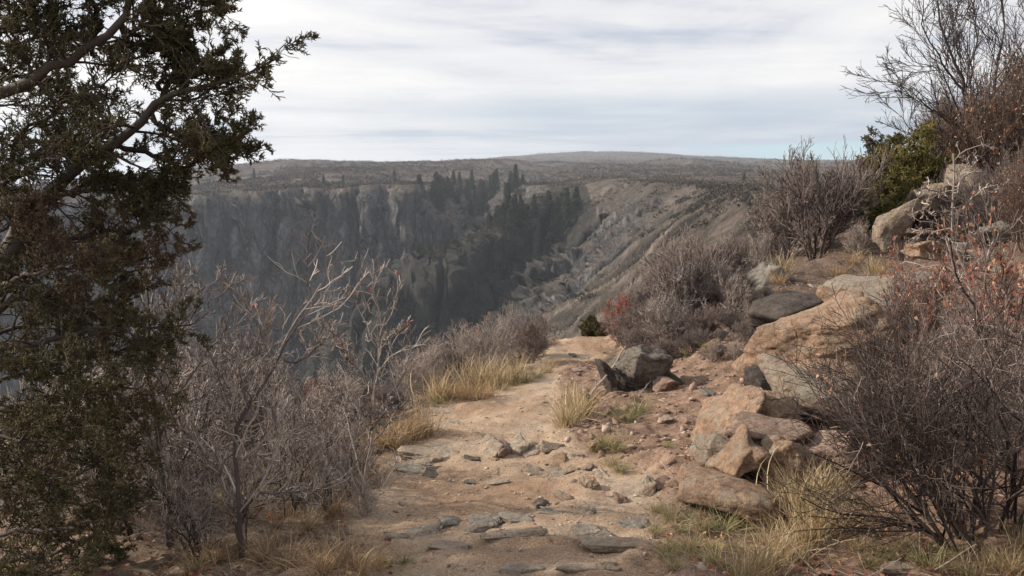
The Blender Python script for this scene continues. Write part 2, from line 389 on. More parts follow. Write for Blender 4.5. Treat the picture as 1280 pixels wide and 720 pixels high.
def axis(lo, hi, c, n, fine):
    t = np.linspace(-1, 1, n); s = np.where(t < 0, c - lo, hi - c)
    k = fine; return c + s * np.sinh(t * k) / np.sinh(k)
def build_ground():
    xs = axis(BX[0], BX[1], .6, 760, 2.2); ys = axis(BX[2], BX[3], 6.5, 760, 2.0)
    X, Y = np.meshgrid(xs, ys); Z = hn(X, Y); w = border(X, Y)
    Z = Z * w + (1 - w) * (Hfar(X, Y) - .3)
    n = len(xs); m = len(ys); idx = np.arange(n * m).reshape(m, n)
    Fc = np.stack([idx[:-1, :-1], idx[:-1, 1:], idx[1:, 1:], idx[1:, :-1]], -1).reshape(-1, 4)
    pmk = path_mask(X, Y)
    V = np.stack([X, Y, Z], -1).reshape(-1, 3)
    m_, t = new("trail_ground")
    tc = t.n('ShaderNodeTexCoord').outputs['Object']
    pa = t.n('ShaderNodeAttribute', attribute_name='path').outputs['Fac']
    n1 = t.noise(tc, 1.1, 6, .6); n2 = t.noise(tc, 7, 6, .65); n3 = t.noise(tc, 55, 5, .7); n4 = t.noise(tc, 220, 3, .7)
    dirt = t.ramp(n1, [(.35, (.30, .195, .124)), (.47, (.38, .266, .178)), (.56, (.44, .328, .230)), (.66, (.41, .325, .245))])
    red = t.ramp(n2, [(.36, (.13, .080, .055)), (.5, (.21, .130, .090)), (.62, (.30, .20, .145))])
    duff = t.ramp(n2, [(.38, (.085, .060, .045)), (.5, (.17, .12, .085)), (.64, (.27, .21, .15))])
    left = t.n('ShaderNodeSeparateXYZ'); t.link(tc, left.inputs[0])
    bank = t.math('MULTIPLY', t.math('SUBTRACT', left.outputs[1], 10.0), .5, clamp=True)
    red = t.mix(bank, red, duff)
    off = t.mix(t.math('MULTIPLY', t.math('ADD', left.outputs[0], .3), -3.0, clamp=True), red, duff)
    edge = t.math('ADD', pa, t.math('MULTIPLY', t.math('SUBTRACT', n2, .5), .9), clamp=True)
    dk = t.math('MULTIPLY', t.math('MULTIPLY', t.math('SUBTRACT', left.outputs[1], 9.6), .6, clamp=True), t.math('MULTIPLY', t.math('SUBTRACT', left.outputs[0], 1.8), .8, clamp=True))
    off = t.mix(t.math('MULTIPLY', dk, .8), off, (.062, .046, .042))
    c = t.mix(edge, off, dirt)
    c = t.mix(t.ramp(n3, [(.36, (.55, .55, .55)), (.5, (0, 0, 0))]), c, (.14, .085, .055))
    c = t.mix(t.ramp(n3, [(.58, (0, 0, 0)), (.70, (.55, .55, .55))]), c, (.52, .43, .33))
    c = t.mix(t.ramp(n4, [(.36, (.4, .4, .4)), (.48, (0, 0, 0))]), c, (.15, .10, .07))
    n5 = t.noise(tc, 110, 4, .75); c = t.mix(t.ramp(n5, [(.54, (0, 0, 0)), (.66, (.6, .6, .6))]), c, (.56, .46, .36)); c = t.mix(t.ramp(n5, [(.36, (.6, .6, .6)), (.46, (0, 0, 0))]), c, (.17, .115, .078))
    h = t.math('ADD', t.math('MULTIPLY', n2, 1.3), t.math('ADD', t.math('MULTIPLY', n3, .55), t.math('MULTIPLY', n4, .22)))
    b = t.n('ShaderNodeBump', inp={'Strength': .75, 'Distance': .035}); t.link(h, b.inputs['Height'])
    bsdf(t, c, .95, b.outputs[0], spec=.15)
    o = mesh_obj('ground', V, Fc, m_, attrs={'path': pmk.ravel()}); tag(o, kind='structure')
build_ground()

def far_mat():
    m_, t = new("canyon_terrain")
    tc = t.n('ShaderNodeTexCoord').outputs['Object']
    geo = t.n('ShaderNodeNewGeometry'); sp = t.n('ShaderNodeSeparateXYZ'); t.link(geo.outputs['Normal'], sp.inputs[0])
    pos = t.n('ShaderNodeSeparateXYZ'); t.link(tc, pos.inputs[0])
    # rock: vertical fracture streaks, blotches
    vs_ = t.noise(t.scale(tc, .12, .12, .028), 1.0, 7, .66, .3)
    bl = t.noise(tc, .03, 6, .6); fi = t.noise(t.scale(tc, .6, .6, .35), 1.0, 6, .72)
    f = t.math('ADD', t.math('MULTIPLY', vs_, .5), t.math('ADD', t.math('MULTIPLY', bl, .2), t.math('MULTIPLY', fi, .3)))
    rock = t.ramp(f, [(.38, (.020, .021, .024)), (.46, (.060, .059, .063)), (.53, (.112, .108, .110)), (.63, (.23, .215, .205))])
    # tilted strata on the near slope are paler
    rt = t.scale(tc, 1, 1, 1, (0, 0, .503)); st = t.noise(t.scale(rt, .022, .30, .10), 1.0, 8, .72, .35)
    ra = t.n('ShaderNodeAttribute', attribute_name='rib').outputs['Fac']; wa = t.n('ShaderNodeAttribute', attribute_name='wooded').outputs['Fac']
    sf = t.math('ADD', t.math('MULTIPLY', ra, .62), t.math('MULTIPLY', t.math('SUBTRACT', st, .3), 1.1))
    slope = t.ramp(sf, [(.30, (.036, .029, .024)), (.46, (.068, .054, .045)), (.62, (.135, .106, .088)), (.82, (.24, .195, .165))])
    ns = t.math('MULTIPLY', t.math('SUBTRACT', 330.0, pos.outputs[1]), .02, clamp=True)
    ck = t.n('ShaderNodeTexVoronoi', feature='DISTANCE_TO_EDGE', inp={'Scale': 1.0}); wp = t.n('ShaderNodeVectorMath', operation='ADD'); t.link(t.scale(tc, .17, .17, .045), wp.inputs[0])
    wn = t.n('ShaderNodeTexNoise', inp={'Scale': .05, 'Detail': 6}); t.link(tc, wn.inputs['Vector']); t.link(wn.outputs['Color'], wp.inputs[1]); t.link(wp.outputs[0], ck.inputs['Vector'])
    ckm = t.ramp(ck.outputs[0], [(0, (1, 1, 1)), (.07, (0, 0, 0))])
    rock = t.mix(t.math('MULTIPLY', ckm, .75), rock, (.016, .015, .016))
    rock = t.mix(ns, rock, slope)
    # soil and brush colour of the flats
    s1 = t.noise(tc, .05, 8, .68); s2 = t.noise(tc, .55, 5, .7)
    soil = t.ramp(t.math('ADD', t.math('MULTIPLY', s1, .55), t.math('MULTIPLY', s2, .45)),
                  [(.38, (.045, .040, .031)), (.47, (.080, .066, .054)), (.55, (.125, .100, .082)), (.65, (.20, .165, .13))])
    flat = t.math('ADD', sp.outputs[2], t.math('MULTIPLY', t.math('SUBTRACT', fi, .5), .7))
    k = t.ramp(flat, [(.58, (0, 0, 0)), (.80, (1, 1, 1))])
    c = t.mix(k, rock, soil)
    c = t.mix(t.math('MULTIPLY', wa, .88), c, (.026, .026, .023))
    # brush holding on to the ledges
    vg = t.noise(tc, .16, 6, .68)
    c = t.mix(t.math('MULTIPLY', t.ramp(vg, [(.50, (0, 0, 0)), (.60, (1, 1, 1))]), .75), c, (.060, .056, .040))
    hs = t.mix(ns, vs_, st); vs_ = hs
    h = t.math('ADD', t.math('MULTIPLY', vs_, 3.0), t.math('ADD', t.math('MULTIPLY', fi, 1.4), t.math('MULTIPLY', s2, .5)))
    b = t.n('ShaderNodeBump', inp={'Strength': .8, 'Distance': 1.6}); t.link(h, b.inputs['Height'])
    bsdf(t, c, .95, b.outputs[0], spec=.1); return m_
def far_attrs(V):
    X, Y = V[..., 0].ravel(), V[..., 1].ravel()
    rb = sstep(-2.5, 4.0, ribs(X, Y)) * (Y < 460)
    d, _ = seg_dist(X, Y, SPUR); sp = (1 - sstep(30, 60, d)) * (Y < 470) * (X < 36)
    return {'rib': rb, 'wooded': sp}
def build_far():
    az = np.r_[np.linspace(-180, -36, 50)[:-1], np.linspace(-36, 36, 1150), np.linspace(36, 180, 50)[1:-1]]
    az = np.radians(az); na = len(az); rows = 760
    rs = np.exp(np.linspace(math.log(10), math.log(3600), 2000))
    V = np.zeros((na, rows, 3)); 
    for i0 in range(0, na, 64):
        a = az[i0:i0+64][:, None]; X = np.sin(a) * rs; Y = np.cos(a) * rs
        H = Hfar(X, Y)
        b_ = (X > BX[0]) & (X < BX[1]) & (Y > BX[2]) & (Y < BX[3])
        H = np.where(b_, np.minimum(H, -8) - 6 * border(X, Y) if False else H - 25 * border(X, Y) , H)
        dr = np.diff(rs)[None, :]; dz = np.diff(H, axis=1)
        ds = np.sqrt((dr * .22) ** 2 + dz ** 2) / rs[1:][None, :] + 1e-5
        L = np.concatenate([np.zeros((len(a), 1)), np.cumsum(ds, 1)], 1)
        for j in range(len(a)):
            tt = np.linspace(0, L[j, -1], rows); rr = np.interp(tt, L[j], rs)
            V[i0 + j, :, 0] = np.sin(az[i0+j]) * rr; V[i0 + j, :, 1] = np.cos(az[i0+j]) * rr; V[i0 + j, :, 2] = np.interp(tt, L[j], H[j])
    # displace steep rock along its normal: columns, cracks, ledges
    du = np.gradient(V, axis=0); dv = np.gradient(V, axis=1); N = np.cross(dv, du); N /= np.linalg.norm(N, axis=-1, keepdims=True) + 1e-9
    N *= np.sign(N[..., 2:3] + 1e-9)
    steep = sstep(.25, .75, 1 - N[..., 2]); r = np.hypot(V[..., 0], V[..., 1])
    X, Y, Z = V[..., 0], V[..., 1], V[..., 2]
    near = 1 - sstep(280, 340, Y)
    disp = 3.4 * ridged(X / 11, Y / 11, Z / 60, o=4, s=91, g=.6) * (1 - .5 * near) + 1.2 * fbm(X / 5, Y / 5, Z / 7, o=3, s=92)
    q = Z / 9 + .8 * fbm(X / 40, Y / 40, Z / 40, o=2, s=94); disp = disp + 1.5 * (q - np.floor(q))
    al = -.876 * X + .482 * Y; ac = .482 * X + .876 * Y
    disp = disp * (1 - .97 * near) + near * (.35 * ridged(ac / 3.0, al / 24, o=1, s=95, g=.6) + .25 * fbm(X / 1.6, Y / 1.6, Z / 1.6, o=2, s=93))
    cr = np.abs(vn(X / 16 + .4 * vn(Y / 9, Z / 30, s=3), Y / 16, Z / 140, s=96)); cr2 = np.abs(vn(X / 6, Y / 6, Z / 45, s=97))
    disp = disp - (1 - near) * (7 * (1 - sstep(0, .07, cr)) + 2.5 * (1 - sstep(0, .10, cr2)))
    V = V + N * (disp * steep * sstep(25, 70, r))[..., None]
    idx = np.arange(na * rows).reshape(na, rows)
    nx = np.r_[np.arange(1, na), 0]
    Fc = np.stack([idx[:, :-1], idx[:, 1:], idx[nx][:, 1:], idx[nx][:, :-1]], -1).reshape(-1, 4)
    o = mesh_obj('terrain', V.reshape(-1, 3), Fc[:, ::-1], far_mat(), attrs=far_attrs(V)); tag(o, kind='structure')
build_far()

def build_haze():
    a, b_, z0, z1 = -3700, 3700, -800, 60
    V = [(x, y, z) for z in (z0, z1) for y in (a, b_) for x in (a, b_)]
    Fc = [(0,2,3,1),(4,5,7,6),(0,1,5,4),(1,3,7,5),(3,2,6,7),(2,0,4,6)]
    m, t = new("haze_air"); v = t.n('ShaderNodeVolumePrincipled'); v.inputs['Color'].default_value = (.80, .88, 1.0, 1)
    v.inputs['Density'].default_value = .00017; v.inputs['Anisotropy'].default_value = .2
    o_ = t.n('ShaderNodeOutputMaterial'); t.link(v.outputs[0], o_.inputs['Volume'])
    o = mesh_obj('haze', V, Fc, m, smooth=False); tag(o, kind='stuff', label='thin blue haze hanging in the canyon air')
build_haze()
# ------------------------------------------------------------------ rocks
def ico(sub):
    import bmesh
    bm = bmesh.new(); bmesh.ops.create_icosphere(bm, subdivisions=sub, radius=1.0)
    V = np.array([v.co[:] for v in bm.verts]); Fc = np.array([[v.index for v in f.verts] for f in bm.faces]); bm.free(); return V, Fc
ICO = {k: ico(k) for k in (2, 3, 4, 5, 6)}
def rotm(rx, ry, rz):
    cx, sx, cy, sy, cz, sz = math.cos(rx), math.sin(rx), math.cos(ry), math.sin(ry), math.cos(rz), math.sin(rz)
    return (np.array([[cz, -sz, 0], [sz, cz, 0], [0, 0, 1]]) @ np.array([[cy, 0, sy], [0, 1, 0], [-sy, 0, cy]]) @ np.array([[1, 0, 0], [0, cx, -sx], [0, sx, cx]]))
def rock_shape(seed, size, planes=14, rough=.045, sub=5, soft=.010, box=0.0, strat=.02, facet=.15):
    """polyhedral block: directions cut by random planes, then weathered, then scaled to size (half extents)"""
    rg = np.random.RandomState(seed); D, Fc = ICO[sub]
    N = rg.normal(size=(planes, 3)); N /= np.linalg.norm(N, axis=1, keepdims=True); h = rg.uniform(.62, .98, planes)
    if box:
        B = np.array([[1,0,0],[-1,0,0],[0,1,0],[0,-1,0],[0,0,1],[0,0,-1]], float) + rg.normal(size=(6, 3)) * .16
        B /= np.linalg.norm(B, axis=1, keepdims=True); N = np.r_[N, B]; h = np.r_[h * 1.12, np.full(6, box)]
    dd = D @ N.T; dd = np.where(dd > .05, h / np.maximum(dd, .05), 9)
    k = 1 / max(soft, .01) * .6; r = -np.log(np.exp(-k * dd).sum(1)) / k if soft > 0 else dd.min(1)
    r = np.minimum(r, 1.4); V = D * r[:, None]
    o = rg.uniform(0, 90, 3)
    nr = fbm(V[:, 0] * 1.8 + o[0], V[:, 1] * 1.8 + o[1], V[:, 2] * 1.8 + o[2], o=5, s=seed, g=.55)
    rd = ridged(V[:, 0] * 2.6 + o[0], V[:, 1] * 2.6, V[:, 2] * 2.6, o=4, s=seed + 5)
    rd2 = ridged(V[:, 0] * 7 + o[1], V[:, 1] * 7, V[:, 2] * 7, o=3, s=seed + 9)
    V = V * (1 + rough * nr + rough * .55 * np.minimum(rd, .4) + rough * .50 * np.minimum(rd2, .3) + .010 * ridged(V[:, 0] * 17 + o[2], V[:, 1] * 17, V[:, 2] * 17, o=3, s=seed + 11))[:, None]
    def pw(k, sc):
        A = rg.normal(size=(k, 3)) * sc; bb = rg.uniform(-.5, .5, k); return (V @ A.T + bb).max(1)
    fac = pw(22, 1.2) - pw(22, 1.2) + .55 * (pw(40, 2.6) - pw(40, 2.6)) + .3 * (pw(80, 5) - pw(80, 5)); fac = fac - fac.mean()
    V = V * (1 + facet * fac / 1.4)[:, None]
    a = rotm(*rg.uniform(-.35, .35, 3)); q = (V @ a.T)[:, 2] * 5.5 + nr * .6
    lay = q - np.floor(q); V[:, :2] *= (1 + strat * (sstep(0, .12, lay) - sstep(.75, 1, lay)) * (1 + .5 * vn(np.floor(q), 1, s=seed)))[:, None]
    mn, mx = V.min(0), V.max(0); V = (V - (mn + mx) / 2) / ((mx - mn) / 2)
    return V * np.array(size), Fc
M = {}
M['tan'] = rock_mat('sandstone_orange', [(.17, .100, .062), (.28, .175, .112), (.37, .245, .162), (.34, .265, .192)], (.26, .24, .19), .5)
M['tan2'] = rock_mat('sandstone_pale', [(.15, .105, .074), (.24, .178, .130), (.32, .250, .188), (.30, .255, .200)], (.24, .23, .185), .75)
M['grey'] = rock_mat('schist_grey', [(.13, .105, .090), (.20, .175, .150), (.28, .255, .215), (.36, .32, .265)], (.21, .205, .17), .6)
M['dark'] = rock_mat('rock_dark', [(.06, .046, .038), (.118, .096, .078), (.180, .150, .122), (.27, .23, .185)], (.20, .185, .145), .6)
M['brown'] = rock_mat('rock_shade_dark', [(.035, .027, .023), (.060, .047, .040), (.095, .076, .064), (.15, .122, .10)], (.13, .12, .095), .25)  # dark tone paints the shade of the overhanging outcrop block into the colour
M['red'] = rock_mat('rock_reddish', [(.17, .100, .074), (.27, .175, .130), (.35, .245, .190), (.40, .31, .25)], (.20, .18, .14), .3)
M['path'] = rock_mat('trail_slab', [(.24, .170, .120), (.35, .265, .195), (.42, .335, .250), (.46, .385, .30)], (.30, .275, .225), .4)
M['pgrey'] = rock_mat('trail_slab_grey', [(.19, .150, .118), (.28, .232, .185), (.36, .305, .245), (.42, .35, .275)], (.24, .22, .18), .35)
def rock(name, u, v, D, w, h, dep, mat, label, cat='rock', rot=(0, 0, 0), seed=1, planes=14, rough=.045, sub=5, box=0, strat=.02, soft=.012, group=None, facet=.15):
    """w, h in photo pixels at distance D; dep in metres.  (u, v) is the middle of the visible block."""
    V, Fc = rock_shape(seed, (pm(w, D) / 2, dep / 2, pm(h, D) / 2), planes, rough, sub, soft, box, strat, facet)
    V = V @ rotm(*[R_(a) for a in rot]).T
    c = at(u, v, D); zb = V[:, 2].min()
    o = mesh_obj(name, V - [0, 0, zb], Fc, M[mat]); o.location = c + [0, 0, zb]
    tag(o, label, cat, group); return o

rk = rock
# the orange outcrop beside the trail, back to front
def bedrock(seed, a, b, w, h, sink, mat, label):
    A_ = np.array(a); B_ = np.array(b); L = np.linalg.norm(B_ - A_); d = (B_ - A_) / L
    V, Fc = rock_shape(seed, (w / 2, L / 2, h / 2), 26, .05, 6, .008, .86, .03, .17)
    V = V @ rotm(math.asin(d[2]), 0, math.atan2(-d[0], d[1])).T
    c = (A_ + B_) / 2; zb = V[:, 2].min(); o = mesh_obj('bedrock', V - [0, 0, zb], Fc, M[mat]); o.location = c + [0, 0, zb - sink]; tag(o, label, 'rock')
bedrock(71, at(965, 590, 5.35), at(1075, 420, 7.9), 1.0, .75, .20, 'tan', 'long tan bedrock mass running up the bank behind the outcrop blocks')
bedrock(72, at(1060, 560, 5.6), at(1190, 420, 7.6), .9, .6, .2, 'tan2', 'pale grey bedrock mass half hidden behind the dark twiggy bush')
rk('rock_ledge', 1150, 392, 8.4, 250, 60, 1.9, 'tan2', 'broad flat-topped pale ledge behind the big orange outcrop block', rot=(4, -6, 12), seed=11, planes=18, box=.9, sub=6)
rk('rock_ledge', 1075, 362, 9.6, 90, 26, .9, 'tan2', 'thin pale ledge pointing up-slope below the bare round shrub', rot=(6, -18, 20), seed=61, box=.85)
rk('boulder', 1018, 428, 7.4, 178, 118, 1.5, 'tan', 'biggest orange outcrop block with a dark vertical crack', 'boulder', rot=(-6, -10, 14), seed=12, planes=20, rough=.075, sub=6, strat=.02)
rk('boulder', 985, 392, 8.3, 92, 50, .7, 'brown', 'overhanging block coloured dark for shade on the upper left of the orange outcrop', 'boulder', rot=(0, -20, 25), seed=13, box=.8)
rk('rock', 1043, 375, 8.1, 46, 34, .35, 'tan', 'small bright orange wedge resting on top of the outcrop', rot=(0, 18, 10), seed=14, box=.8, sub=4)
rk('boulder', 1022, 503, 6.1, 142, 100, .9, 'tan2', 'rounded grey-green lichened boulder in the middle of the outcrop', 'boulder', rot=(0, 6, 0), seed=15, planes=16, rough=.05, soft=.12, sub=6, strat=.01)
rk('rock', 955, 483, 6.25, 44, 48, .3, 'brown', 'small dark split rock wedged between the big outcrop blocks', rot=(0, -12, 20), seed=16, box=.75, sub=5, rough=.09)
rk('boulder', 925, 530, 5.75, 78, 118, .9, 'tan', 'tall slanted orange slab leaning on the left flank of the outcrop', 'boulder', rot=(-8, 26, 10), seed=17, planes=18, box=.8, sub=6)
rk('boulder', 958, 545, 5.25, 120, 40, .6, 'red', 'banded reddish grey cap slab over the dark hollow', 'boulder', rot=(4, 6, -8), seed=18, box=.8, strat=.08)
rk('boulder', 893, 573, 5.15, 52, 58, .42, 'tan2', 'pale triangular slab at the lower left tip of the outcrop', 'boulder', rot=(-14, 24, 16), seed=19, box=.75, sub=5)
rk('boulder', 925, 573, 4.95, 42, 84, .35, 'tan', 'thin orange slab leaning left of the dark hollow', 'boulder', rot=(-6, 40, 6), seed=20, box=.8, sub=5)
rk('boulder', 985, 592, 5.0, 62, 104, .45, 'tan', 'upright orange slab standing right of the dark hollow', 'boulder', rot=(-4, -9, -18), seed=21, box=.78, sub=6)
rk('boulder', 1040, 580, 5.1, 98, 84, .6, 'red', 'reddish fractured block behind the tall dry grass', 'boulder', rot=(0, 4, -10), seed=22, box=.78, sub=6, strat=.06)
rk('boulder', 955, 590, 5.45, 60, 80, .3, 'dark', 'dark shaded rock at the back of the outcrop hollow', 'boulder', seed=23, box=.8)  # dark rock colour stands in for the shade inside the hollow
rk('boulder', 905, 619, 4.75, 140, 62, .8, 'tan', 'low smooth orange mound at the foot of the outcrop', 'boulder', rot=(0, 4, 8), seed=24, planes=10, rough=.04, soft=.16, sub=6, strat=.0)
rk('rock', 1100, 505, 6.0, 90, 70, .7, 'tan2', 'grey tan block half hidden behind the dark twiggy bush', rot=(0, 8, -12), seed=25, box=.8)
# upper slope
rk('boulder', 1114, 280, 12.9, 34, 74, .6, 'tan2', 'tall pale leaning boulder below the green juniper', 'boulder', rot=(0, 16, 12), seed=31, box=.75, sub=5)
rk('boulder', 1170, 252, 14.0, 56, 48, .8, 'tan2', 'pale lichened boulder behind the twisted bare sapling', 'boulder', rot=(0, -14, 10), seed=32, box=.8, sub=5)
rk('boulder', 1208, 232, 14.2, 42, 52, .6, 'tan2', 'pointed pale boulder right of the twisted bare sapling top', 'boulder', rot=(0, 22, 30), seed=33, box=.78, sub=5)
rk('rock', 1166, 312, 11.4, 66, 26, .45, 'tan', 'squared tan block lying below the leaning pale boulder', rot=(3, 4, 8), seed=34, box=.72, sub=5)
rk('rock', 1196, 314, 11.5, 28, 24, .35, 'dark', 'small dark block right of the squared tan block', rot=(0, 10, 30), seed=35, box=.75, sub=4)
rk('rock', 1243, 292, 12.6, 48, 26, .5, 'grey', 'low grey rock at the far right of the upper slope', rot=(0, -8, 10), seed=36, box=.8, sub=4)
rk('boulder', 953, 352, 12.0, 36, 52, .6, 'grey', 'grey boulder with a pale top standing among the bare thicket', 'boulder', rot=(0, 12, 20), seed=37, box=.75, sub=5)
rk('rock', 1150, 352, 9.8, 110, 20, .8, 'grey', 'flat grey ledge in the dark soil below the squared tan block', rot=(3, -3, 5), seed=38, box=.85, sub=5)
rk('rock', 1155, 375, 9.0, 100, 28, .6, 'tan2', 'low pale hump beside the reddish oak leaves', rot=(3, 5, 0), seed=39, box=.85, sub=5)
# dark rock group beside the trail
rk('boulder', 798, 468, 8.35, 80, 76, .6, 'dark', 'dark grey squarish boulder beside the trail', 'boulder', rot=(0, 6, 18), seed=41, box=.76, sub=6, rough=.07)
rk('rock', 766, 476, 8.15, 26, 66, .35, 'brown', 'narrow black slab against the left side of the dark boulder', rot=(0, -14, 10), seed=42, box=.8, sub=5)
rk('rock', 832, 481, 8.0, 34, 20, .3, 'red', 'pinkish red block on the right end of the dark boulder', rot=(0, 6, 10), seed=43, box=.78, sub=5)
rk('rock', 838, 474, 8.4, 50, 28, .4, 'dark', 'dark sloping rock right of the pinkish red block', rot=(0, 30, 0), seed=44, box=.8, sub=4)
rk('rock', 807, 500, 7.9, 44, 26, .3, 'dark', 'dark brown stone under the dark boulder', rot=(0, 10, 30), seed=45, box=.8, sub=5)
rk('rock', 754, 522, 7.3, 50, 34, .3, 'red', 'tilted reddish slab at the foot of the dead stick', rot=(0, -38, 20), seed=46, box=.72, sub=5)
rk('rock', 741, 512, 7.5, 30, 40, .3, 'dark', 'dark broken stone behind the tilted reddish slab', rot=(0, 12, 5), seed=47, box=.8, sub=4)
rk('rock', 857, 473, 8.9, 20, 14, .15, 'tan', 'small orange stone above the red soil bank', rot=(0, 12, 20), seed=48, box=.75, sub=4)
rk('rock', 889, 516, 7.3, 52, 10, .25, 'dark', 'thin dark slab lying on the red soil bank', rot=(0, -16, 20), seed=49, box=.72, sub=4)
rk('rock', 798, 617, 4.95, 58, 11, .16, 'path', 'thin pale slab tilted up at the right edge of the trail', rot=(10, -42, 20), seed=50, box=.72, sub=5)
rk('rock', 740, 613, 5.0, 26, 34, .13, 'tan', 'upright orange stone at the right edge of the trail', rot=(0, -8, 10), seed=51, box=.78, sub=5)

def flat(u, v, w, h, thick, mat, label, seed, tilt=(0, 0), rz=0, cat='flat rock', group=None, name='flat_rock', lift=-.12):
    """slab bedded in the trail, h is the apparent depth in px seen at the local angle"""
    g = G(u, v); D = g[1]; dep = pm(h, D) / max(.15, (CZ - g[2]) / D)
    V, Fc = rock_shape(seed, (pm(w, D) / 2 * 1.12, dep / 2 * 1.1, thick / 2), 9, .05, 5, .01, .8, .03)
    V[:, 2] += 0; V = V @ rotm(R_(tilt[0]), R_(tilt[1]), R_(rz)).T
    zb = V[:, 2].min(); o = mesh_obj(name, V - [0, 0, zb], Fc, M[mat]); o.location = g + [0, 0, zb - V[:, 2].min() * 0 + thick * lift + max(0, (V[:, 2].max() - zb) * 0)]
    tag(o, label, cat, group); return o
FL = [
 (533,566,78,24,.10,'path','wide tan slab with a broken dark end at the left edge of the trail',(0,3),0),
 (518,590,66,18,.05,'pgrey','pale grey slab flush with the dirt just below the wide tan slab',(0,0),5),
 (542,595,26,12,.06,'dark','small dark stone right of the pale flush slab',(5,12),10),
 (527,666,58,24,.09,'pgrey','grey squared slab with a dark right edge on the lower trail',(3,-3),-6),
 (566,655,34,12,.06,'grey','narrow grey stone between the two big grey slabs of the lower trail',(4,8),20),
 (598,659,46,22,.07,'pgrey','cracked grey slab in the middle of the stone step',(3,5),12),
 (617,650,38,16,.06,'grey','rough grey stone tucked behind the cracked grey slab',(6,-8),-14),
 (645,650,40,18,.06,'pgrey','smooth grey slab at the right of the stone step',(2,3),4),
 (689,642,46,9,.05,'pgrey','thin flat grey slab on the right of the trail above the step',(1,2),3),
 (676,633,22,9,.09,'dark','small dark pointed stone on top of the thin flat slab',(10,18),20),
 (642,668,80,12,.05,'path','long pale tan stone below the stone step',(2,-2),6),
 (562,684,56,16,.05,'path','pale rounded slab near the bottom of the trail',(2,2),-4),
 (742,666,58,20,.06,'pgrey','blue grey slab at the lower right of the trail',(2,3),4),
 (788,660,48,18,.06,'grey','grey layered slab beside the blue grey slab at the lower right',(3,-4),-8),
 (770,686,90,16,.06,'path','wide pale slab under the two grey slabs at the lower right',(2,2),4),
 (735,712,80,12,.05,'path','long pale slab at the bottom right of the trail',(1,1),2),
 (655,714,60,14,.05,'pgrey','grey slab cut by the bottom edge in the middle of the trail',(1,2),0),
 (556,516,34,9,.06,'path','pale slab at the trail edge beside the yellow grass',(2,3),8),
 (560,532,34,13,.05,'path','second pale slab at the trail edge just nearer than the first',(2,0),0),
 (612,566,38,17,.12,'path','slanted tan stone at the left of the jagged rib',(10,-32),24),
 (632,563,24,19,.13,'red','dark reddish stone in the middle of the jagged rib',(0,-20),10),
 (650,560,40,14,.10,'path','pale splintered stone at the right of the jagged rib',(5,-14),30),
 (668,564,34,9,.07,'path','thin stone at the far right of the jagged rib',(5,-10),20),
 (664,588,16,20,.06,'tan2','narrow upright tan stone, left of the row of three',(0,-30),40),
 (680,597,15,24,.06,'tan2','narrow tan stone in the middle of the row of three',(0,-24),55),
 (694,591,16,18,.06,'tan2','tan stone at the right of the row of three',(0,-20),40),
 (586,604,14,7,.05,'dark','tiny dark stone alone in the middle of the trail',(4,10),10),
 (612,605,50,5,.03,'path','long thin tan stone ridge across the trail',(0,-2),16),
 (592,574,24,5,.04,'dark','thin dark edge stone left of the jagged rib',(5,4),-4),
 (548,561,18,8,.05,'grey','small grey stone right of the wide tan slab',(5,10),12),
 (652,510,12,5,.04,'path','small pale stone lying alone on the far trail',(4,8),10),
 (716,445,9,4,.05,'dark','tiny dark stone on the trail near the crest',(4,8),10),
 (719,463,10,4,.05,'path','tiny pale stone on the trail just before the crest',(4,8),10),
 (708,626,18,16,.09,'tan2','small tan pyramid stone left of the upright orange stone',(4,8),30),
 (828,605,22,12,.07,'red','pale pink stone above the tilted slab at the trail edge',(4,12),10),
 (500,673,44,9,.04,'path','pale slab half buried at the left foot of the trail',(2,3),-4),
 (868,534,26,9,.06,'red','flat pink stone on the red soil bank',(3,10),10),
 (895,528,22,8,.05,'path','pale slanting stone left of the tall orange slab',(3,-20),20),
 (830,524,16,8,.05,'path','pale stone in the middle of the red soil bank',(3,-10),10),
 (884,492,16,9,.05,'grey','grey stone high on the red soil bank',(3,10),10),
 (1125,712,60,14,.06,'path','tan slab under the dark bush at the bottom of the picture',(2,3),4),
]
for i, (u, v, w, h, th, mt_, lb, tl, rz) in enumerate(FL): flat(u, v, w, h, th, mt_, lb, 200 + i, tl, rz)
rg_ = np.random.RandomState(5)
for i, (u, v) in enumerate([(700,575),(712,590),(722,570),(735,585),(748,572),(724,604),(752,596),(690,560),(742,558),(775,625),(728,644)]):
    flat(u, v, rg_.uniform(14, 30), rg_.uniform(7, 14), rg_.uniform(.05, .10), ['tan', 'red', 'path', 'tan2'][i % 4], 'broken reddish-tan stone in the rubble at the foot of the red soil bank', 300 + i, (rg_.uniform(-15, 15), rg_.uniform(-25, 15)), rg_.uniform(-40, 40), group='rubble at the foot of the bank', name='rubble_stone', cat='stone', lift=-.22)
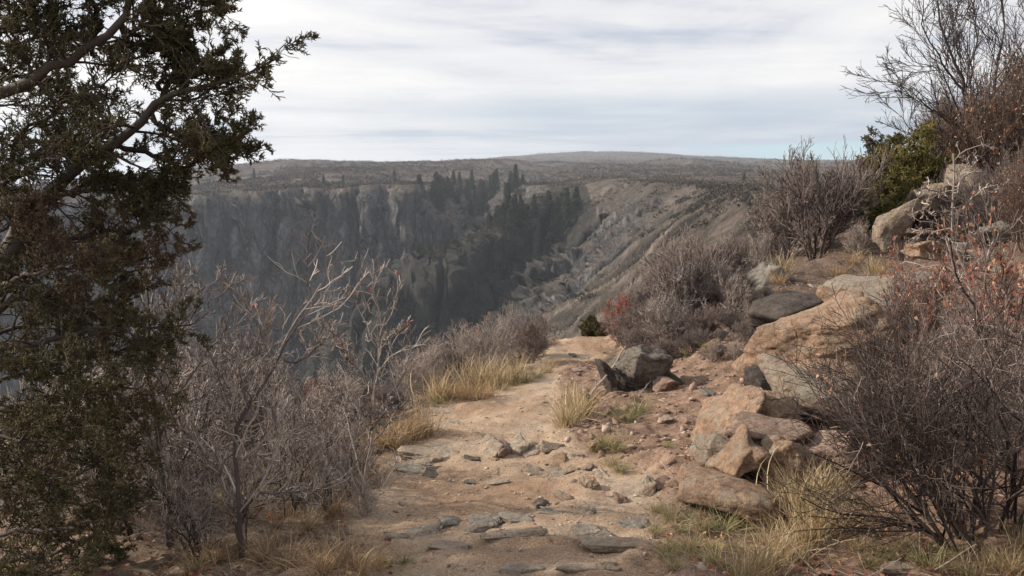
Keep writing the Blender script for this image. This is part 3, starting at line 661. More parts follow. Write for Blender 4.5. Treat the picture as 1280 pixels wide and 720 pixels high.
# dead stick leaning by the dark boulder
# ------------------------------------------------------------------ branching plants (all vectorised)
def norm(a): return a / (np.linalg.norm(a, axis=-1, keepdims=True) + 1e-9)
def kids(rg, P, Rr, k, n=5, lr=(.35, .7), ang=(25, 60), trop=.15, wig=.12, t0=.2, t1=1.0, rr=.6, tip=.35, absmin=0, endbias=False, maxr=None):
    """grow k side branches from every branch of P (B,n,3)"""
    B, m, _ = P.shape
    seg = np.linalg.norm(np.diff(P, axis=1), axis=2); L = seg.sum(1)
    t = t0 + (t1 - t0) * ((np.arange(k)[None] + rg.rand(B, k)) / k)
    if endbias: t = t ** .7
    ti = t * (m - 1); i0 = np.clip(ti.astype(int), 0, m - 2); f = (ti - i0)[..., None]
    bi = np.arange(B)[:, None]
    S = P[bi, i0] * (1 - f) + P[bi, i0 + 1] * f
    T = norm(P[bi, i0 + 1] - P[bi, i0]); r0 = Rr[bi, i0] * (1 - f[..., 0]) + Rr[bi, i0 + 1] * f[..., 0]
    A = norm(np.cross(T, norm(rg.normal(size=T.shape)))); th = np.radians(rg.uniform(*ang, size=(B, k)))[..., None]
    d = T * np.cos(th) + A * np.sin(th)
    ln = L[:, None] * rg.uniform(*lr, size=(B, k)) * (1.15 - .55 * t); ln = np.maximum(ln, absmin)
    S = S.reshape(-1, 3); d = d.reshape(-1, 3); ln = ln.ravel(); r0 = r0.ravel() * rr
    if maxr: r0 = np.minimum(r0, maxr)
    return grow(rg, S, d, ln, r0, n, trop, wig, tip)
def grow(rg, S, d, ln, r0, n=5, trop=.15, wig=.12, tip=.35):
    B = len(S); Q = np.zeros((B, n, 3)); Q[:, 0] = S; st = (ln / (n - 1))[:, None]; d = norm(d)
    for i in range(1, n):
        d = norm(d + wig * rg.normal(size=(B, 3)) + np.array([0, 0, trop])); Q[:, i] = Q[:, i-1] + d * st
    return Q, r0[:, None] * np.linspace(1, tip, n)[None]
def tubes(P, Rr, sides=3):
    B, n, _ = P.shape
    T = np.gradient(P, axis=1); T = norm(T)
    ref = np.where(np.abs(T[:, :1, 2:3]) > .9, np.array([1., 0, 0]), np.array([0, 0, 1.]))
    U = norm(np.cross(T, np.broadcast_to(ref, T.shape))); W = np.cross(T, U)
    a = np.arange(sides) / sides * 2 * np.pi
    V = P[:, :, None] + Rr[:, :, None, None] * (U[:, :, None] * np.cos(a)[None, None, :, None] + W[:, :, None] * np.sin(a)[None, None, :, None])
    idx = np.arange(B * n * sides).reshape(B, n, sides); nx = np.roll(idx, -1, 2)
    Fc = np.stack([idx[:, :-1], nx[:, :-1], nx[:, 1:], idx[:, 1:]], -1).reshape(-1, 4)
    return V.reshape(-1, 3), Fc
class Acc:
    def __init__(s): s.V = []; s.F = []; s.A = []; s.n = 0
    def add(s, V, Fc, a):
        s.V.append(V); s.F.append(Fc + s.n); s.n += len(V)
        s.A.append(np.broadcast_to(a, (len(V),)) if np.ndim(a) == 0 else a)
    def tubes(s, rg, P, Rr, sides=3, lo=0., hi=1.):
        V, Fc = tubes(P, Rr, sides); a = np.repeat(rg.uniform(lo, hi, len(P)), P.shape[1] * sides); s.add(V, Fc, a)
    def build(s, name, mat, parent=None, smooth=True):
        Fq = [np.concatenate([f for f in s.F if f.shape[1] == k]) for k in (3, 4) if any(f.shape[1] == k for f in s.F)]
        o = mesh_obj(name, np.concatenate(s.V), Fq, mat, None, smooth, {'rnd': np.concatenate(s.A)})
        if parent: kid(o, parent)
        return o
def leaves(rg, C, size, droop=0.0, aspect=.55):
    """folded leaf blades: two quads meeting at the midrib"""
    B = len(C); d = norm(rg.normal(size=(B, 3)) + np.array([0, 0, -droop])); s = norm(np.cross(d, rg.normal(size=(B, 3)))); nn = np.cross(d, s)
    L = (size * rg.uniform(.6, 1.3, B))[:, None]; w = L * aspect
    p0 = C; p1 = C + d * L * .5 + nn * L * .12; p2 = C + d * L - nn * L * rg.uniform(-.2, .3, B)[:, None]
    a = C + d * L * .45 + s * w * .5 + nn * L * .05 * 3; b = C + d * L * .45 - s * w * .5 + nn * L * .05 * 3
    V = np.stack([p0, a, p2, p1, b], 1).reshape(-1, 3); i = np.arange(B)[:, None] * 5
    Fc = np.concatenate([i + [0, 1, 2, 3], i + [0, 3, 2, 4]])
    return V, Fc
def resample(pts, n):
    pts = np.asarray(pts, float); d = np.r_[0, np.cumsum(np.linalg.norm(np.diff(pts, axis=0), axis=1))]
    t = np.linspace(0, d[-1], n); return np.stack([np.interp(t, d, pts[:, k]) for k in range(pts.shape[1])], 1)
def pick(rg, P, k):
    """k random points on the outer part of the branches P"""
    i = rg.randint(len(P), size=k); j = rg.randint(P.shape[1] // 2, P.shape[1] - 1, size=k); f = rg.rand(k, 1)
    return P[i, j] * (1 - f) + P[i, j + 1] * f

M['bark_grey'] = rnd_mat('bark_grey_violet', [(0, (.080, .060, .055)), (.5, (.165, .132, .120)), (1, (.30, .255, .23))], nscale=6)
M['bark_pale'] = rnd_mat('bark_pale', [(0, (.12, .094, .083)), (.5, (.28, .235, .208)), (1, (.55, .49, .44))], nscale=8)
M['bark_dark'] = rnd_mat('bark_dark', [(0, (.028, .020, .018)), (.6, (.070, .052, .046)), (1, (.15, .12, .105))], nscale=8)
M['bark_brown'] = rnd_mat('bark_brown', [(0, (.045, .030, .024)), (.5, (.095, .065, .050)), (1, (.17, .125, .10))], nscale=8)
M['oakred'] = rnd_mat('leaf_orange_red', [(0, (.22, .05, .03)), (.4, (.36, .12, .07)), (.7, (.46, .24, .15)), (1, (.55, .38, .26))], transl=.25)
M['oakleaf'] = rnd_mat('leaf_russet', [(0, (.14, .045, .030)), (.4, (.26, .11, .065)), (.7, (.36, .21, .13)), (1, (.45, .33, .22))], transl=.2)
M['redleaf'] = rnd_mat('leaf_red', [(0, (.25, .030, .022)), (.5, (.42, .075, .045)), (1, (.50, .20, .13))], transl=.3)
M['jun'] = rnd_mat('juniper_scale', [(0, (.046, .043, .021)), (.4, (.090, .082, .038)), (.75, (.150, .122, .056)), (1, (.20, .145, .075))], nscale=3.5, transl=.12)
M['junbrown'] = rnd_mat('juniper_dead_scale', [(0, (.055, .040, .026)), (.6, (.115, .082, .052)), (1, (.18, .135, .085))], nscale=3.5, transl=.1)
M['jungreen'] = rnd_mat('juniper_green', [(0, (.085, .082, .024)), (.5, (.20, .175, .055)), (1, (.34, .28, .10))], nscale=1.2, transl=.25)
M['juntawny'] = rnd_mat('juniper_tawny', [(0, (.065, .045, .028)), (.5, (.12, .090, .048)), (1, (.19, .15, .08))], nscale=1.2, transl=.1)
M['grassy'] = rnd_mat('grass_straw', [(0, (.25, .180, .095)), (.5, (.44, .345, .20)), (1, (.62, .52, .35))], transl=.3)
M['grassg'] = rnd_mat('grass_green_straw', [(0, (.11, .12, .050)), (.45, (.24, .22, .105)), (1, (.50, .42, .25))], transl=.3)
M['grasso'] = rnd_mat('grass_orange', [(0, (.22, .140, .080)), (.5, (.40, .275, .155)), (1, (.55, .42, .26))], transl=.3)
M['wood'] = rnd_mat('dead_wood', [(0, (.16, .125, .10)), (.5, (.30, .25, .205)), (1, (.42, .36, .30))], nscale=14)

def shrub(seed, h, spread, stems=7, mat='bark_grey', dens=(6, 5, 4), r=.012, leaf=None, nleaf=0, lsize=.035, wig=.16, trop=.10, tip_r=.0016, name='bare_shrub', twigmat=None, angs=(20, 55), gnarl=0, stemtilt=None):
    """multi-stemmed bare bush; parts: stems (thick wood), twigs, leaves"""
    rg = np.random.RandomState(seed); root = empty(name, (0, 0, 0))
    a = rg.uniform(0, 2 * np.pi, stems); tilt = rg.uniform(.15, 1, stems) ** .8 * spread
    d = np.stack([np.cos(a) * tilt, np.sin(a) * tilt, np.ones(stems)], 1)
    if stemtilt is not None: d[:, :2] += stemtilt
    S = np.stack([np.cos(a) * .05, np.sin(a) * .05, np.full(stems, -.06)], 1) * max(h, .5)
    P0, R0 = grow(rg, S, d, h * rg.uniform(.7, 1.1, stems), np.full(stems, r) * rg.uniform(.6, 1.2, stems), 9, trop * .6, wig + gnarl, .25)
    st = Acc(); st.tubes(rg, P0, R0, 5)
    P1, R1 = kids(rg, P0, R0, dens[0], 7, (.35, .75), angs, trop, wig + gnarl, .15, 1, .65, .35)
    st.tubes(rg, P1, np.maximum(R1, tip_r * 1.2), 4)
    st.build('stems', M[mat], root)
    tw = Acc()
    P2, R2 = kids(rg, P1, R1, dens[1], 5, (.35, .75), angs, trop, wig * 1.2 + gnarl, .15, 1, .6, .5)
    tw.tubes(rg, P2, np.maximum(R2, tip_r), 3)
    P3, R3 = kids(rg, P2, R2, dens[2], 4, (.35, .8), angs, trop, wig * 1.3 + gnarl, .1, 1, .6, .5)
    tw.tubes(rg, P3, np.maximum(R3, tip_r * .8), 3)
    tw.build('twigs', M[twigmat or mat], root)
    if leaf and nleaf:
        V, Fc = leaves(rg, np.concatenate([pick(rg, P3, nleaf), pick(rg, P2, nleaf // 3)]), lsize)
        lf = Acc(); lf.add(V, Fc, np.repeat(rg.rand(len(V) // 5), 5)); lf.build('leaves', M[leaf], root)
    return root
def conifer_foliage(rg, P, Rr, per, L, n=3, r=.0016, sides=3, ang=(20, 60)):
    Q, Rq = kids(rg, P, Rr, per, n, (0, 0), ang, .05, .25, 0.05, 1, 1, .5, absmin=1)
    return Q, Rq
# ------------------------------------------------------------------ traced woody plants
def traced(limbs, n=14, wob=.012, seed=0):
    rg = np.random.RandomState(seed); P = []; Rr = []
    for pts, r0, r1 in limbs:
        w = np.array([at(*p) for p in pts]); q = resample(w, n)
        wv = np.cumsum(rg.normal(size=(n, 3)) * wob, 0); wv -= np.linspace(0, 1, n)[:, None] * wv[-1] * .5; wv[0] = 0
        P.append(q + wv); Rr.append(np.linspace(r0, r1, n))
    return np.array(P), np.array(Rr)
def lay(P, o): return P - np.asarray(o)

M['bark_jun'] = rnd_mat('bark_juniper', [(0, (.035, .026, .022)), (.5, (.065, .050, .042)), (1, (.115, .095, .082))], nscale=9)
def big_juniper():
    rg = np.random.RandomState(77)
    trunk = [([(-110, 900, 4.3), (-80, 700, 4.3), (-50, 520, 4.2), (-25, 400, 4.15), (10, 310, 4.1), (50, 242, 4.0)], .10, .05)]
    L = [([(-120,190,4.0),(-40,150,3.9),(0,118,3.85),(45,95,3.8),(85,68,3.8),(115,45,3.75),(150,28,3.7),(168,2,3.7),(180,-40,3.6)], .034, .012),
         ([(20,300,4.1),(50,242,4.0),(95,205,3.9),(140,182,3.85),(185,142,3.8),(205,112,3.75),(255,112,3.7),(300,100,3.65),(338,84,3.6)], .040, .003),
         ([(140,182,3.85),(190,202,3.9),(235,206,3.9),(280,198,3.85),(308,190,3.8)], .014, .002),
         ([(114,45,3.75),(108,10,3.7),(100,-40,3.7)], .014, .010),
         ([(185,142,3.8),(215,85,3.85),(245,40,3.8),(268,22,3.8),(282,14,3.8)], .016, .002),
         ([(200,112,3.8),(250,92,3.75),(282,68,3.7),(300,76,3.7)], .010, .002),
         ([(20,310,4.1),(80,300,4.0),(150,272,3.9),(190,262,3.85),(215,280,3.8)], .020, .002),
         ([(-25,400,4.15),(60,372,4.0),(130,352,3.9),(190,345,3.9)], .020, .002),
         ([(-35,450,4.15),(80,440,4.0),(150,425,3.9),(235,412,3.8)], .020, .002),
         ([(-50,520,4.2),(60,500,4.0),(130,485,3.9),(185,470,3.8)], .020, .002),
         ([(-60,600,4.2),(60,590,4.0),(130,565,3.9),(180,550,3.8)], .020, .002),
         ([(-80,690,4.2),(40,665,4.0),(110,650,3.9),(170,640,3.8)], .020, .002),
         ([(-60,60,3.9),(40,30,3.8),(90,-10,3.8)], .014, .003),
         ([(-20,240,4.0),(40,155,4.0),(100,112,3.95),(165,72,3.9)], .014, .002),
         ([(50,242,4.0),(110,245,3.9),(170,235,3.85),(215,228,3.8)], .013, .002),
         ([(0,350,4.1),(60,330,3.7),(110,318,3.6),(150,325,3.55)], .014, .002),
         ([(-60,260,3.9),(0,230,3.8),(60,205,3.7),(110,195,3.6)], .014, .002),
         ([(-40,330,3.8),(20,290,3.7),(60,280,3.6)], .012, .002),
         ([(-60,20,3.7),(20,0,3.7),(70,-30,3.7)], .012, .002),
         ([(150,28,3.7),(190,20,3.7),(230,15,3.65),(262,-12,3.6)], .012, .002),
         ([(-60,470,3.8),(20,460,3.6),(80,455,3.5)], .014, .002),
         ([(-60,560,3.8),(20,545,3.6),(90,530,3.5)], .014, .002),
         ([(-60,640,3.8),(20,625,3.6),(80,605,3.5)], .014, .002),
         ([(-60,740,3.9),(20,725,3.6),(100,700,3.5)], .014, .002),
         ([(190,142,3.8),(215,160,3.7),(262,165,3.65),(305,150,3.6)], .010, .002),
         ([(-40,380,4.2),(40,350,4.3),(110,335,4.3),(160,320,4.3)], .014, .002), ([(-40,430,4.3),(40,410,4.4),(110,395,4.4),(175,385,4.3)], .014, .002),
         ([(-40,500,4.3),(50,470,4.4),(120,455,4.4),(200,440,4.3)], .014, .002), ([(-40,570,4.3),(40,545,4.4),(110,530,4.4),(175,520,4.3)], .014, .002),
         ([(-40,650,4.3),(40,620,4.4),(110,605,4.4),(165,600,4.3)], .014, .002), ([(-40,720,4.3),(40,700,4.4),(110,680,4.4),(160,690,4.3)], .014, .002),
         ([(-40,120,4.1),(20,90,4.2),(70,110,4.2),(120,130,4.2)], .012, .002), ([(-40,200,4.1),(20,185,4.2),(80,165,4.2),(130,150,4.2)], .012, .002),
         ([(-40,40,4.1),(20,60,4.2),(80,40,4.2),(130,70,4.2)], .012, .002), ([(150,28,3.7),(195,60,3.8),(215,40,3.8),(240,60,3.8)], .010, .002),
         ([(95,205,3.9),(130,225,3.9),(180,250,3.9),(200,240,3.9)], .010, .002)]
    Pt, Rt = traced(trunk, 16, .01, 1); Pl, Rl = traced(L, 16, .014, 2)
    base = Pt[0, 0].copy(); base[2] = float(hn(base[0], base[1]))
    Pt[0, 0, 2] = base[2] - .1
    root = empty('juniper_tree', base)
    tag(root, 'large shaggy juniper filling the left edge in front of the canyon', 'tree')
    t = Acc(); t.tubes(rg, lay(Pt, base), Rt, 10); t.build('trunk', M['bark_jun'], root)
    for i in range(len(Pl)):
        a = Acc(); a.tubes(rg, lay(Pl[i:i+1], base), Rl[i:i+1], 7); a.build('limb', M['bark_jun'], root)
    lens = np.linalg.norm(np.diff(Pl, axis=1), axis=2).sum(1)
    B1, R1 = kids(rg, Pl, Rl, 20, 7, (.14, .34), (25, 75), .02, .16, .12, 1, .5, .4, maxr=.006)
    B1b, R1b = kids(rg, Pl, Rl, 7, 7, (.04, .06), (20, 60), .02, .2, .6, 1, .5, .4, absmin=.14, maxr=.004)
    B1 = np.concatenate([B1, B1b]); R1 = np.concatenate([R1, R1b])
    B2, R2 = kids(rg, B1, R1, 7, 5, (.28, .6), (25, 65), .03, .2, .15, 1, .5, .5, maxr=.003)
    tw = Acc(); tw.tubes(rg, lay(B1, base), np.maximum(R1, .0016), 4); tw.tubes(rg, lay(B2, base), np.maximum(R2, .0011), 3)
    tw.build('twigs', M['bark_jun'], root)
    sel = rg.rand(len(B2)) < .93
    B2f = B2[sel]; R2f = R2[sel]
    clump = fbm(B2f[:, 2, 0] * 3.1, B2f[:, 2, 1] * 3.1, B2f[:, 2, 2] * 3.1, o=2, s=3)
    keep = (clump > -.72) & (rg.rand(len(B2f)) < np.where(B2f[:, 2, 2] > 1.9, .92, 1.0)); B2f = B2f[keep]; R2f = R2f[keep]; clump = clump[keep]
    dead = fbm(B2f[:, 2, 0] * 2.3 + 9, B2f[:, 2, 1] * 2.3, B2f[:, 2, 2] * 2.3, o=2, s=8) > .62
    for nm, mt_, mk in (('foliage', 'jun', ~dead), ('dead_foliage', 'junbrown', dead)):
        b2 = B2f[mk]; r2 = R2f[mk]
        B3, R3 = kids(rg, b2, r2, 6, 4, (.3, .55), (25, 60), .06, .22, .05, 1, 1, .8)
        R3[:] = .0019
        B4, R4 = kids(rg, B3, R3, 5, 3, (.3, .6), (25, 55), .06, .2, .1, 1, 1, .7, absmin=.016); R4 = np.full(R4.shape, .0018) * np.array([1, 1, .55])
        f = Acc(); f.tubes(rg, lay(B3, base), R3, 3, 0, .8); f.tubes(rg, lay(B4, base), R4, 3, .1, 1); f.build(nm, M[mt_], root)
big_juniper()

def small_juniper(name, seed, h, w, mat, label, loc):
    rg = np.random.RandomState(seed); root = empty(name, loc); tag(root, label, 'shrub')
    P0, R0 = grow(rg, np.zeros((9, 3)) + [0, 0, -.05], np.c_[rg.normal(size=(9, 2)) * .42 * w / h, np.ones(9)], h * rg.uniform(.6, 1.02, 9), np.full(9, .03), 10, .12, .09, .2)
    t = Acc(); t.tubes(rg, P0, R0, 5); t.build('stems', M['bark_brown'], root)
    B1, R1 = kids(rg, P0, R0, 20, 6, (.16, .34), (30, 75), .12, .14, .1, 1, .4, .4, absmin=w * .12)
    B2, R2 = kids(rg, B1, R1, 8, 5, (.35, .7), (25, 60), .12, .2, .1, 1, .5, .5)
    B3, R3 = kids(rg, B2, R2, 8, 3, (.35, .6), (25, 60), .1, .2, .05, 1, .5, .6); R3[:] = .006; R2 = np.maximum(R2, .006)
    B4, R4 = kids(rg, B3, R3, 3, 2, (.4, .7), (25, 60), .1, .2, .1, 1, .5, .6); R4[:] = .005
    f = Acc(); f.tubes(rg, B2, R2, 3, 0, .6); f.tubes(rg, B3, R3, 3, 0, 1); f.tubes(rg, B4, R4, 3, .1, 1); f.build('foliage', M[mat], root); return root

def spot(u, D, z_off=0.0):
    x = (u - 640) / F * D; return np.array([x, D, float(hn(x, D)) + z_off])
def height_to(u, D, vtop):
    p = spot(u, D); return max(.15, at(u, vtop, D)[2] - p[2])

# traced saplings -----------------------------------------------------------
def sapling(name, seed, limbs, mat, label, k=(7, 6, 4), leafmat=None, nleaf=0, lr=(.25, .5), tipr=.0016, lsize=.035, gn=0, cat='sapling', ang=(20, 50), trop=.12, t0=.25, parts=('trunk', 'branch')):
    rg = np.random.RandomState(seed); P, Rr = traced(limbs, 14, .010, seed)
    base = P[0, 0].copy(); gz = float(hn(base[0], base[1])); P[0, 0, 2] = min(P[0, 0, 2], gz - .06); base[2] = gz
    root = empty(name, base); tag(root, label, cat)
    a = Acc(); a.tubes(rg, lay(P[:1], base), Rr[:1], 8); a.build(parts[0], M[mat], root)
    for i in range(1, len(P)):
        a = Acc(); a.tubes(rg, lay(P[i:i+1], base), Rr[i:i+1], 6); a.build(parts[1], M[mat], root)
    P1, R1 = kids(rg, P, Rr, k[0], 7, lr, ang, trop, .14 + gn, t0, 1, .5, .35, maxr=.006)
    P2, R2 = kids(rg, P1, R1, k[1], 5, (.25, .6), ang, trop, .16 + gn, .15, 1, .6, .5)
    P3, R3 = kids(rg, P2, R2, k[2], 4, (.25, .6), ang, trop, .18 + gn, .2, 1, .6, .5)
    a = Acc(); a.tubes(rg, lay(P1, base), np.maximum(R1, tipr * 1.3), 5); a.tubes(rg, lay(P2, base), np.maximum(R2, tipr), 3); a.tubes(rg, lay(P3, base), np.maximum(R3, tipr * .8), 3)
    a.build('twigs', M['bark_pale' if mat == 'bark_grey' else mat], root)
    if nleaf:
        V, Fc = leaves(rg, lay(pick(rg, P2, nleaf), base), lsize); lf = Acc(); lf.add(V, Fc, np.repeat(rg.rand(len(V) // 5), 5)); lf.build('leaves', M[leafmat], root)
    return root
sapling('oak_sapling', 5, [
    ([(306,760,4.25),(304,690,4.25),(301,562,4.2),(311,520,4.2),(329,498,4.2),(349,471,4.15),(355,449,4.15),(373,420,4.1),(387,398,4.1),(400,375,4.1)], .017, .0025),
    ([(309,525,4.2),(304,498,4.2),(301,480,4.22),(303,460,4.25),(318,428,4.3),(330,395,4.3)], .009, .002),
    ([(355,450,4.15),(372,448,4.1),(404,436,4.05),(424,421,4.0)], .006, .002),
    ([(301,570,4.2),(330,552,4.1),(365,535,4.0),(400,508,3.95)], .008, .002),
    ([(304,640,4.25),(330,615,4.15),(370,612,4.1),(420,600,4.0)], .009, .002),
    ([(304,632,4.25),(280,600,4.2),(262,570,4.2),(250,530,4.2)], .009, .002),
    ([(300,575,4.2),(285,545,4.15),(276,500,4.1),(272,460,4.1)], .008, .002)],
    'bark_grey', 'taller dark-stemmed bare sapling with a few red leaves in front of the canyon', (12, 7, 4), 'redleaf', 18, (.22, .45), lsize=.03, tipr=.0021, gn=.05)
sapling('oak_sapling', 6, [
    ([(452,740,4.9),(455,650,4.9),(458,600,4.9),(463,540,4.9),(462,500,4.9),(468,460,4.9),(472,435,4.9),(480,402,4.9)], .014, .0025),
    ([(470,452,4.9),(485,430,4.85),(502,410,4.8)], .005, .002), ([(466,480,4.9),(448,462,4.9),(432,428,4.9)], .006, .002),
    ([(463,520,4.9),(440,505,4.9),(418,485,4.9)], .006, .002), ([(457,560,4.9),(470,530,4.85),(485,505,4.8)], .006, .002),
    ([(456,620,4.9),(430,590,4.8),(405,560,4.8),(400,520,4.8)], .008, .002)],
    'bark_grey', 'slim bare sapling standing between the left brush and the trail', (12, 7, 4), 'redleaf', 10, (.2, .4), lsize=.03, tipr=.0023, gn=.05)
sapling('oak_sapling', 7, [
    ([(215,760,4.6),(205,640,4.6),(196,560,4.6),(190,480,4.6),(188,440,4.6),(192,390,4.6),(186,345,4.6)], .030, .003),
    ([(190,455,4.6),(215,420,4.5),(240,392,4.4),(278,352,4.3)], .009, .002), ([(190,430,4.6),(210,380,4.55),(222,340,4.5)], .008, .002),
    ([(192,560,4.6),(220,500,4.5),(255,450,4.4),(300,402,4.3)], .010, .002), ([(192,520,4.6),(170,470,4.6),(155,430,4.6)], .008, .002),
    ([(200,620,4.6),(240,560,4.5),(270,520,4.4)], .009, .002)],
    'bark_grey', 'bare pale-twigged sapling growing right beside the juniper foliage', (12, 7, 4), None, 0, (.22, .42), tipr=.0022, gn=.05)
sapling('oak_sapling', 8, [
    ([(1238,500,6.2),(1234,455,6.2),(1224,405,6.15),(1212,352,6.1),(1196,308,6.1),(1190,282,6.1),(1192,240,6.1),(1190,195,6.1)], .017, .005),
    ([(1191,288,6.1),(1172,283,6.1),(1158,292,6.05),(1150,304,6.0)], .006, .003), ([(1191,245,6.1),(1207,222,6.1),(1218,190,6.1)], .008, .003),
    ([(1192,250,6.1),(1170,234,6.1),(1157,222,6.1),(1148,240,6.1)], .007, .003), ([(1191,262,6.1),(1210,250,6.1),(1232,240,6.1),(1250,232,6.1)], .006, .003),
    ([(1228,420,6.15),(1234,360,6.2),(1232,300,6.2),(1208,266,6.2)], .009, .003), ([(1190,270,6.1),(1165,262,6.0),(1135,268,6.0)], .006, .003)],
    'bark_grey', 'twisted bare sapling rising in front of the pale upper boulders', (6, 5, 3), 'oakleaf', 30, (.22, .42), gn=.22, ang=(25, 70), trop=.02, tipr=.002)
sapling('oak_sapling', 9, [
    ([(1262,560,4.9),(1250,470,4.9),(1228,400,4.9),(1205,345,4.9),(1190,300,4.9)], .012, .004),
    ([(1250,470,4.9),(1268,420,4.9),(1280,370,4.9)], .008, .003), ([(1235,420,4.9),(1255,380,4.9),(1250,320,4.9)], .007, .003),
    ([(1252,500,4.9),(1215,470,4.8),(1190,430,4.8)], .007, .003)],
    'bark_dark', 'dark sapling with scattered dry oak leaves at the right edge', (7, 5, 3), 'oakleaf', 120, (.22, .42), gn=.12, ang=(25, 60), tipr=.0018, lsize=.04)

# bare shrubs -----------------------------------------------------------
PR = {
 'n1': shrub(121, 1.0, .80, 13, 'bark_grey', (6, 6, 4), .011, name='bare_shrub', gnarl=.07, tip_r=.0028, twigmat='bark_pale'),
 'n2': shrub(122, 1.0, .95, 13, 'bark_pale', (6, 6, 4), .011, name='bare_shrub', gnarl=.12, angs=(25, 65), tip_r=.0028),
 'p': shrub(131, 1.0, .55, 4, 'bark_dark', (11, 5, 4), .020, name='bare_sapling', gnarl=.08, angs=(25, 60), tip_r=.0026, twigmat='bark_pale', trop=.10),
 'q': shrub(132, 1.0, .80, 5, 'bark_dark', (11, 5, 4), .016, name='bare_sapling', gnarl=.12, angs=(25, 65), tip_r=.0025, twigmat='bark_pale', trop=.08, leaf='redleaf', nleaf=10, lsize=.03),
 'a': shrub(101, 1.0, .85, 13, 'bark_grey', (8, 7, 5), .010, name='bare_shrub', gnarl=.05, tip_r=.0040),
 'b': shrub(102, 1.0, 1.0, 14, 'bark_grey', (8, 7, 5), .010, name='bare_shrub', gnarl=.12, angs=(25, 65), tip_r=.0038),
 'c': shrub(103, 1.0, .70, 12, 'bark_grey', (8, 7, 5), .013, name='bare_shrub', twigmat='bark_pale', tip_r=.0036),
 'm': shrub(111, 1.0, .80, 15, 'bark_dark', (8, 7, 5), .016, name='bare_shrub', twigmat='bark_grey', tip_r=.0040, angs=(15, 45)),
 'd': shrub(104, 1.0, .85, 13, 'bark_grey', (7, 7, 5), .011, leaf='oakred', nleaf=2200, lsize=.04, name='oak_brush', gnarl=.10, tip_r=.0024),
 'e': shrub(105, 1.0, .75, 11, 'bark_brown', (7, 7, 4), .010, leaf='redleaf', nleaf=2200, lsize=.05, name='sumac_shrub', tip_r=.003),
 'f': shrub(106, 1.0, .85, 13, 'bark_dark', (8, 7, 4), .012, name='dark_shrub', wig=.16, angs=(20, 60), trop=.03, twigmat='bark_grey', tip_r=.002, leaf='oakleaf', nleaf=60, lsize=.03),
 'g': shrub(107, 1.0, .8, 11, 'bark_pale', (7, 6, 5), .010, leaf='oakleaf', nleaf=700, lsize=.03, name='dry_shrub', tip_r=.0032),
}
def put(k, u, D, vtop, wide=1.0, rz=None, label=None, group=None, cat='shrub'):
    p = spot(u, D); h = height_to(u, D, vtop) * 1.0
    rz = (u * 1.37 + D * 5.1) % 6.28 if rz is None else rz
    o = inst(PR[k], p, rz, (h * wide, h * wide, h)); tag(o, label, cat, group); return o
GL = 'bare brush on the slope left of the trail'
LB = 'bare grey-violet brush tangled on the slope left of the trail'
for k, u, D, vt, w in [('g',425,5.5,545,.9),('b',440,7.0,500,.9),
        ('c',400,8.0,474,.9),('b',300,8.0,462,.9),('a',258,7.4,450,.9),
        ('a',330,9.4,474,1),('b',480,9.2,496,.9),('c',425,10,478,.9),('b',450,11.2,474,.9),
        ('n1',150,6.0,470,.9),('n2',60,6.0,480,.9),('n2',20,5.4,560,.8),('b',215,10.5,465,1),('a',160,9.5,450,1),('n2',370,7.2,500,.9),('n2',230,4.5,600,.8)]:
    put(k, u, D, vt, w, label=LB, group=GL)
GS = 'bare pale saplings in the left brush'
for k, u, D, vt, w in [('p',225,5.0,420,.7),('q',262,5.6,440,.7),('p',345,5.2,505,.7),('q',395,4.8,535,.7),('p',428,5.6,500,.7),('q',150,5.2,470,.7),('p',290,4.5,560,.7),('q',365,6.6,480,.7),('p',100,5.0,540,.7),('q',240,4.3,560,.7),('p',330,7.2,462,.8)]:
    put(k, u, D, vt, w, label='pale twiggy sapling in the brush left of the trail', group=GS, cat='sapling')
put('n2', 447, 4.65, 600, .9, label='low tangled dark-centred shrub at the trail edge under the slim sapling')
put('e', 388, 8.6, 480, .45, label='narrow shrub with rusty leaves rising above the left brush')
GR = 'bare shrubs along the left rim of the trail'
put('g', 634, 11.0, 400, .55, label='taller pale shrub with curled dry leaves on the rim of the trail')
put('a', 664, 11.6, 402, .75, label='grey twiggy shrub at the right end of the rim shrubs, over the dark grass')
for k, u, D, vt, w in [('g',512,9.0,454,1.0),('g',534,9.4,444,1.0),('b',556,9.9,434,1.0),('g',580,10.2,422,1.0),('g',604,10.6,412,1.0),('b',650,12.2,400,.9),('g',540,10.8,436,1.0),('g',590,11.5,420,1.0),('b',492,8.2,481,.9)]:
    put(k, u, D, vt, w, label='grey brush in the row along the left rim of the trail', group=GR)
GT = 'bare thicket between the trail and the upper slope'
for k, u, D, vt, w in [('a',800,12.8,375,.95),('b',826,12.0,352,.9),('m',858,11.6,322,.85),('b',895,11.4,335,.9),('a',925,11.3,356,.8),('b',850,14.5,330,.9),('m',885,14.5,312,.9),
        ('a',918,14.8,306,.9),('c',830,15.0,350,.8),('b',812,10.9,405,1.1),('b',850,10.4,392,1.0),('m',888,10.2,392,1.0),('b',925,10.2,388,.9),('b',905,9.7,418,.9),('a',945,10.4,386,.8),
        ('c',950,15.2,296,.9),('b',975,13.4,322,.8),('b',872,10.0,430,1.1),('a',785,11.8,398,.9),('b',835,11.2,375,1.0),('a',870,13.0,330,.9),('c',905,13.2,330,.9),('b',940,12.8,330,.9),('a',790,13.8,372,.9),('b',838,9.7,424,1.1),('m',872,9.5,418,1.0),('b',903,9.0,428,1.0),('a',938,9.3,402,.9),('b',960,11.0,375,.9),('m',930,12.0,345,.8),('b',990,11.6,362,.8)]:
    put(k, u, D, vt, w, label='grey-violet bare shrub in the thicket right of the trail crest', group=GT)
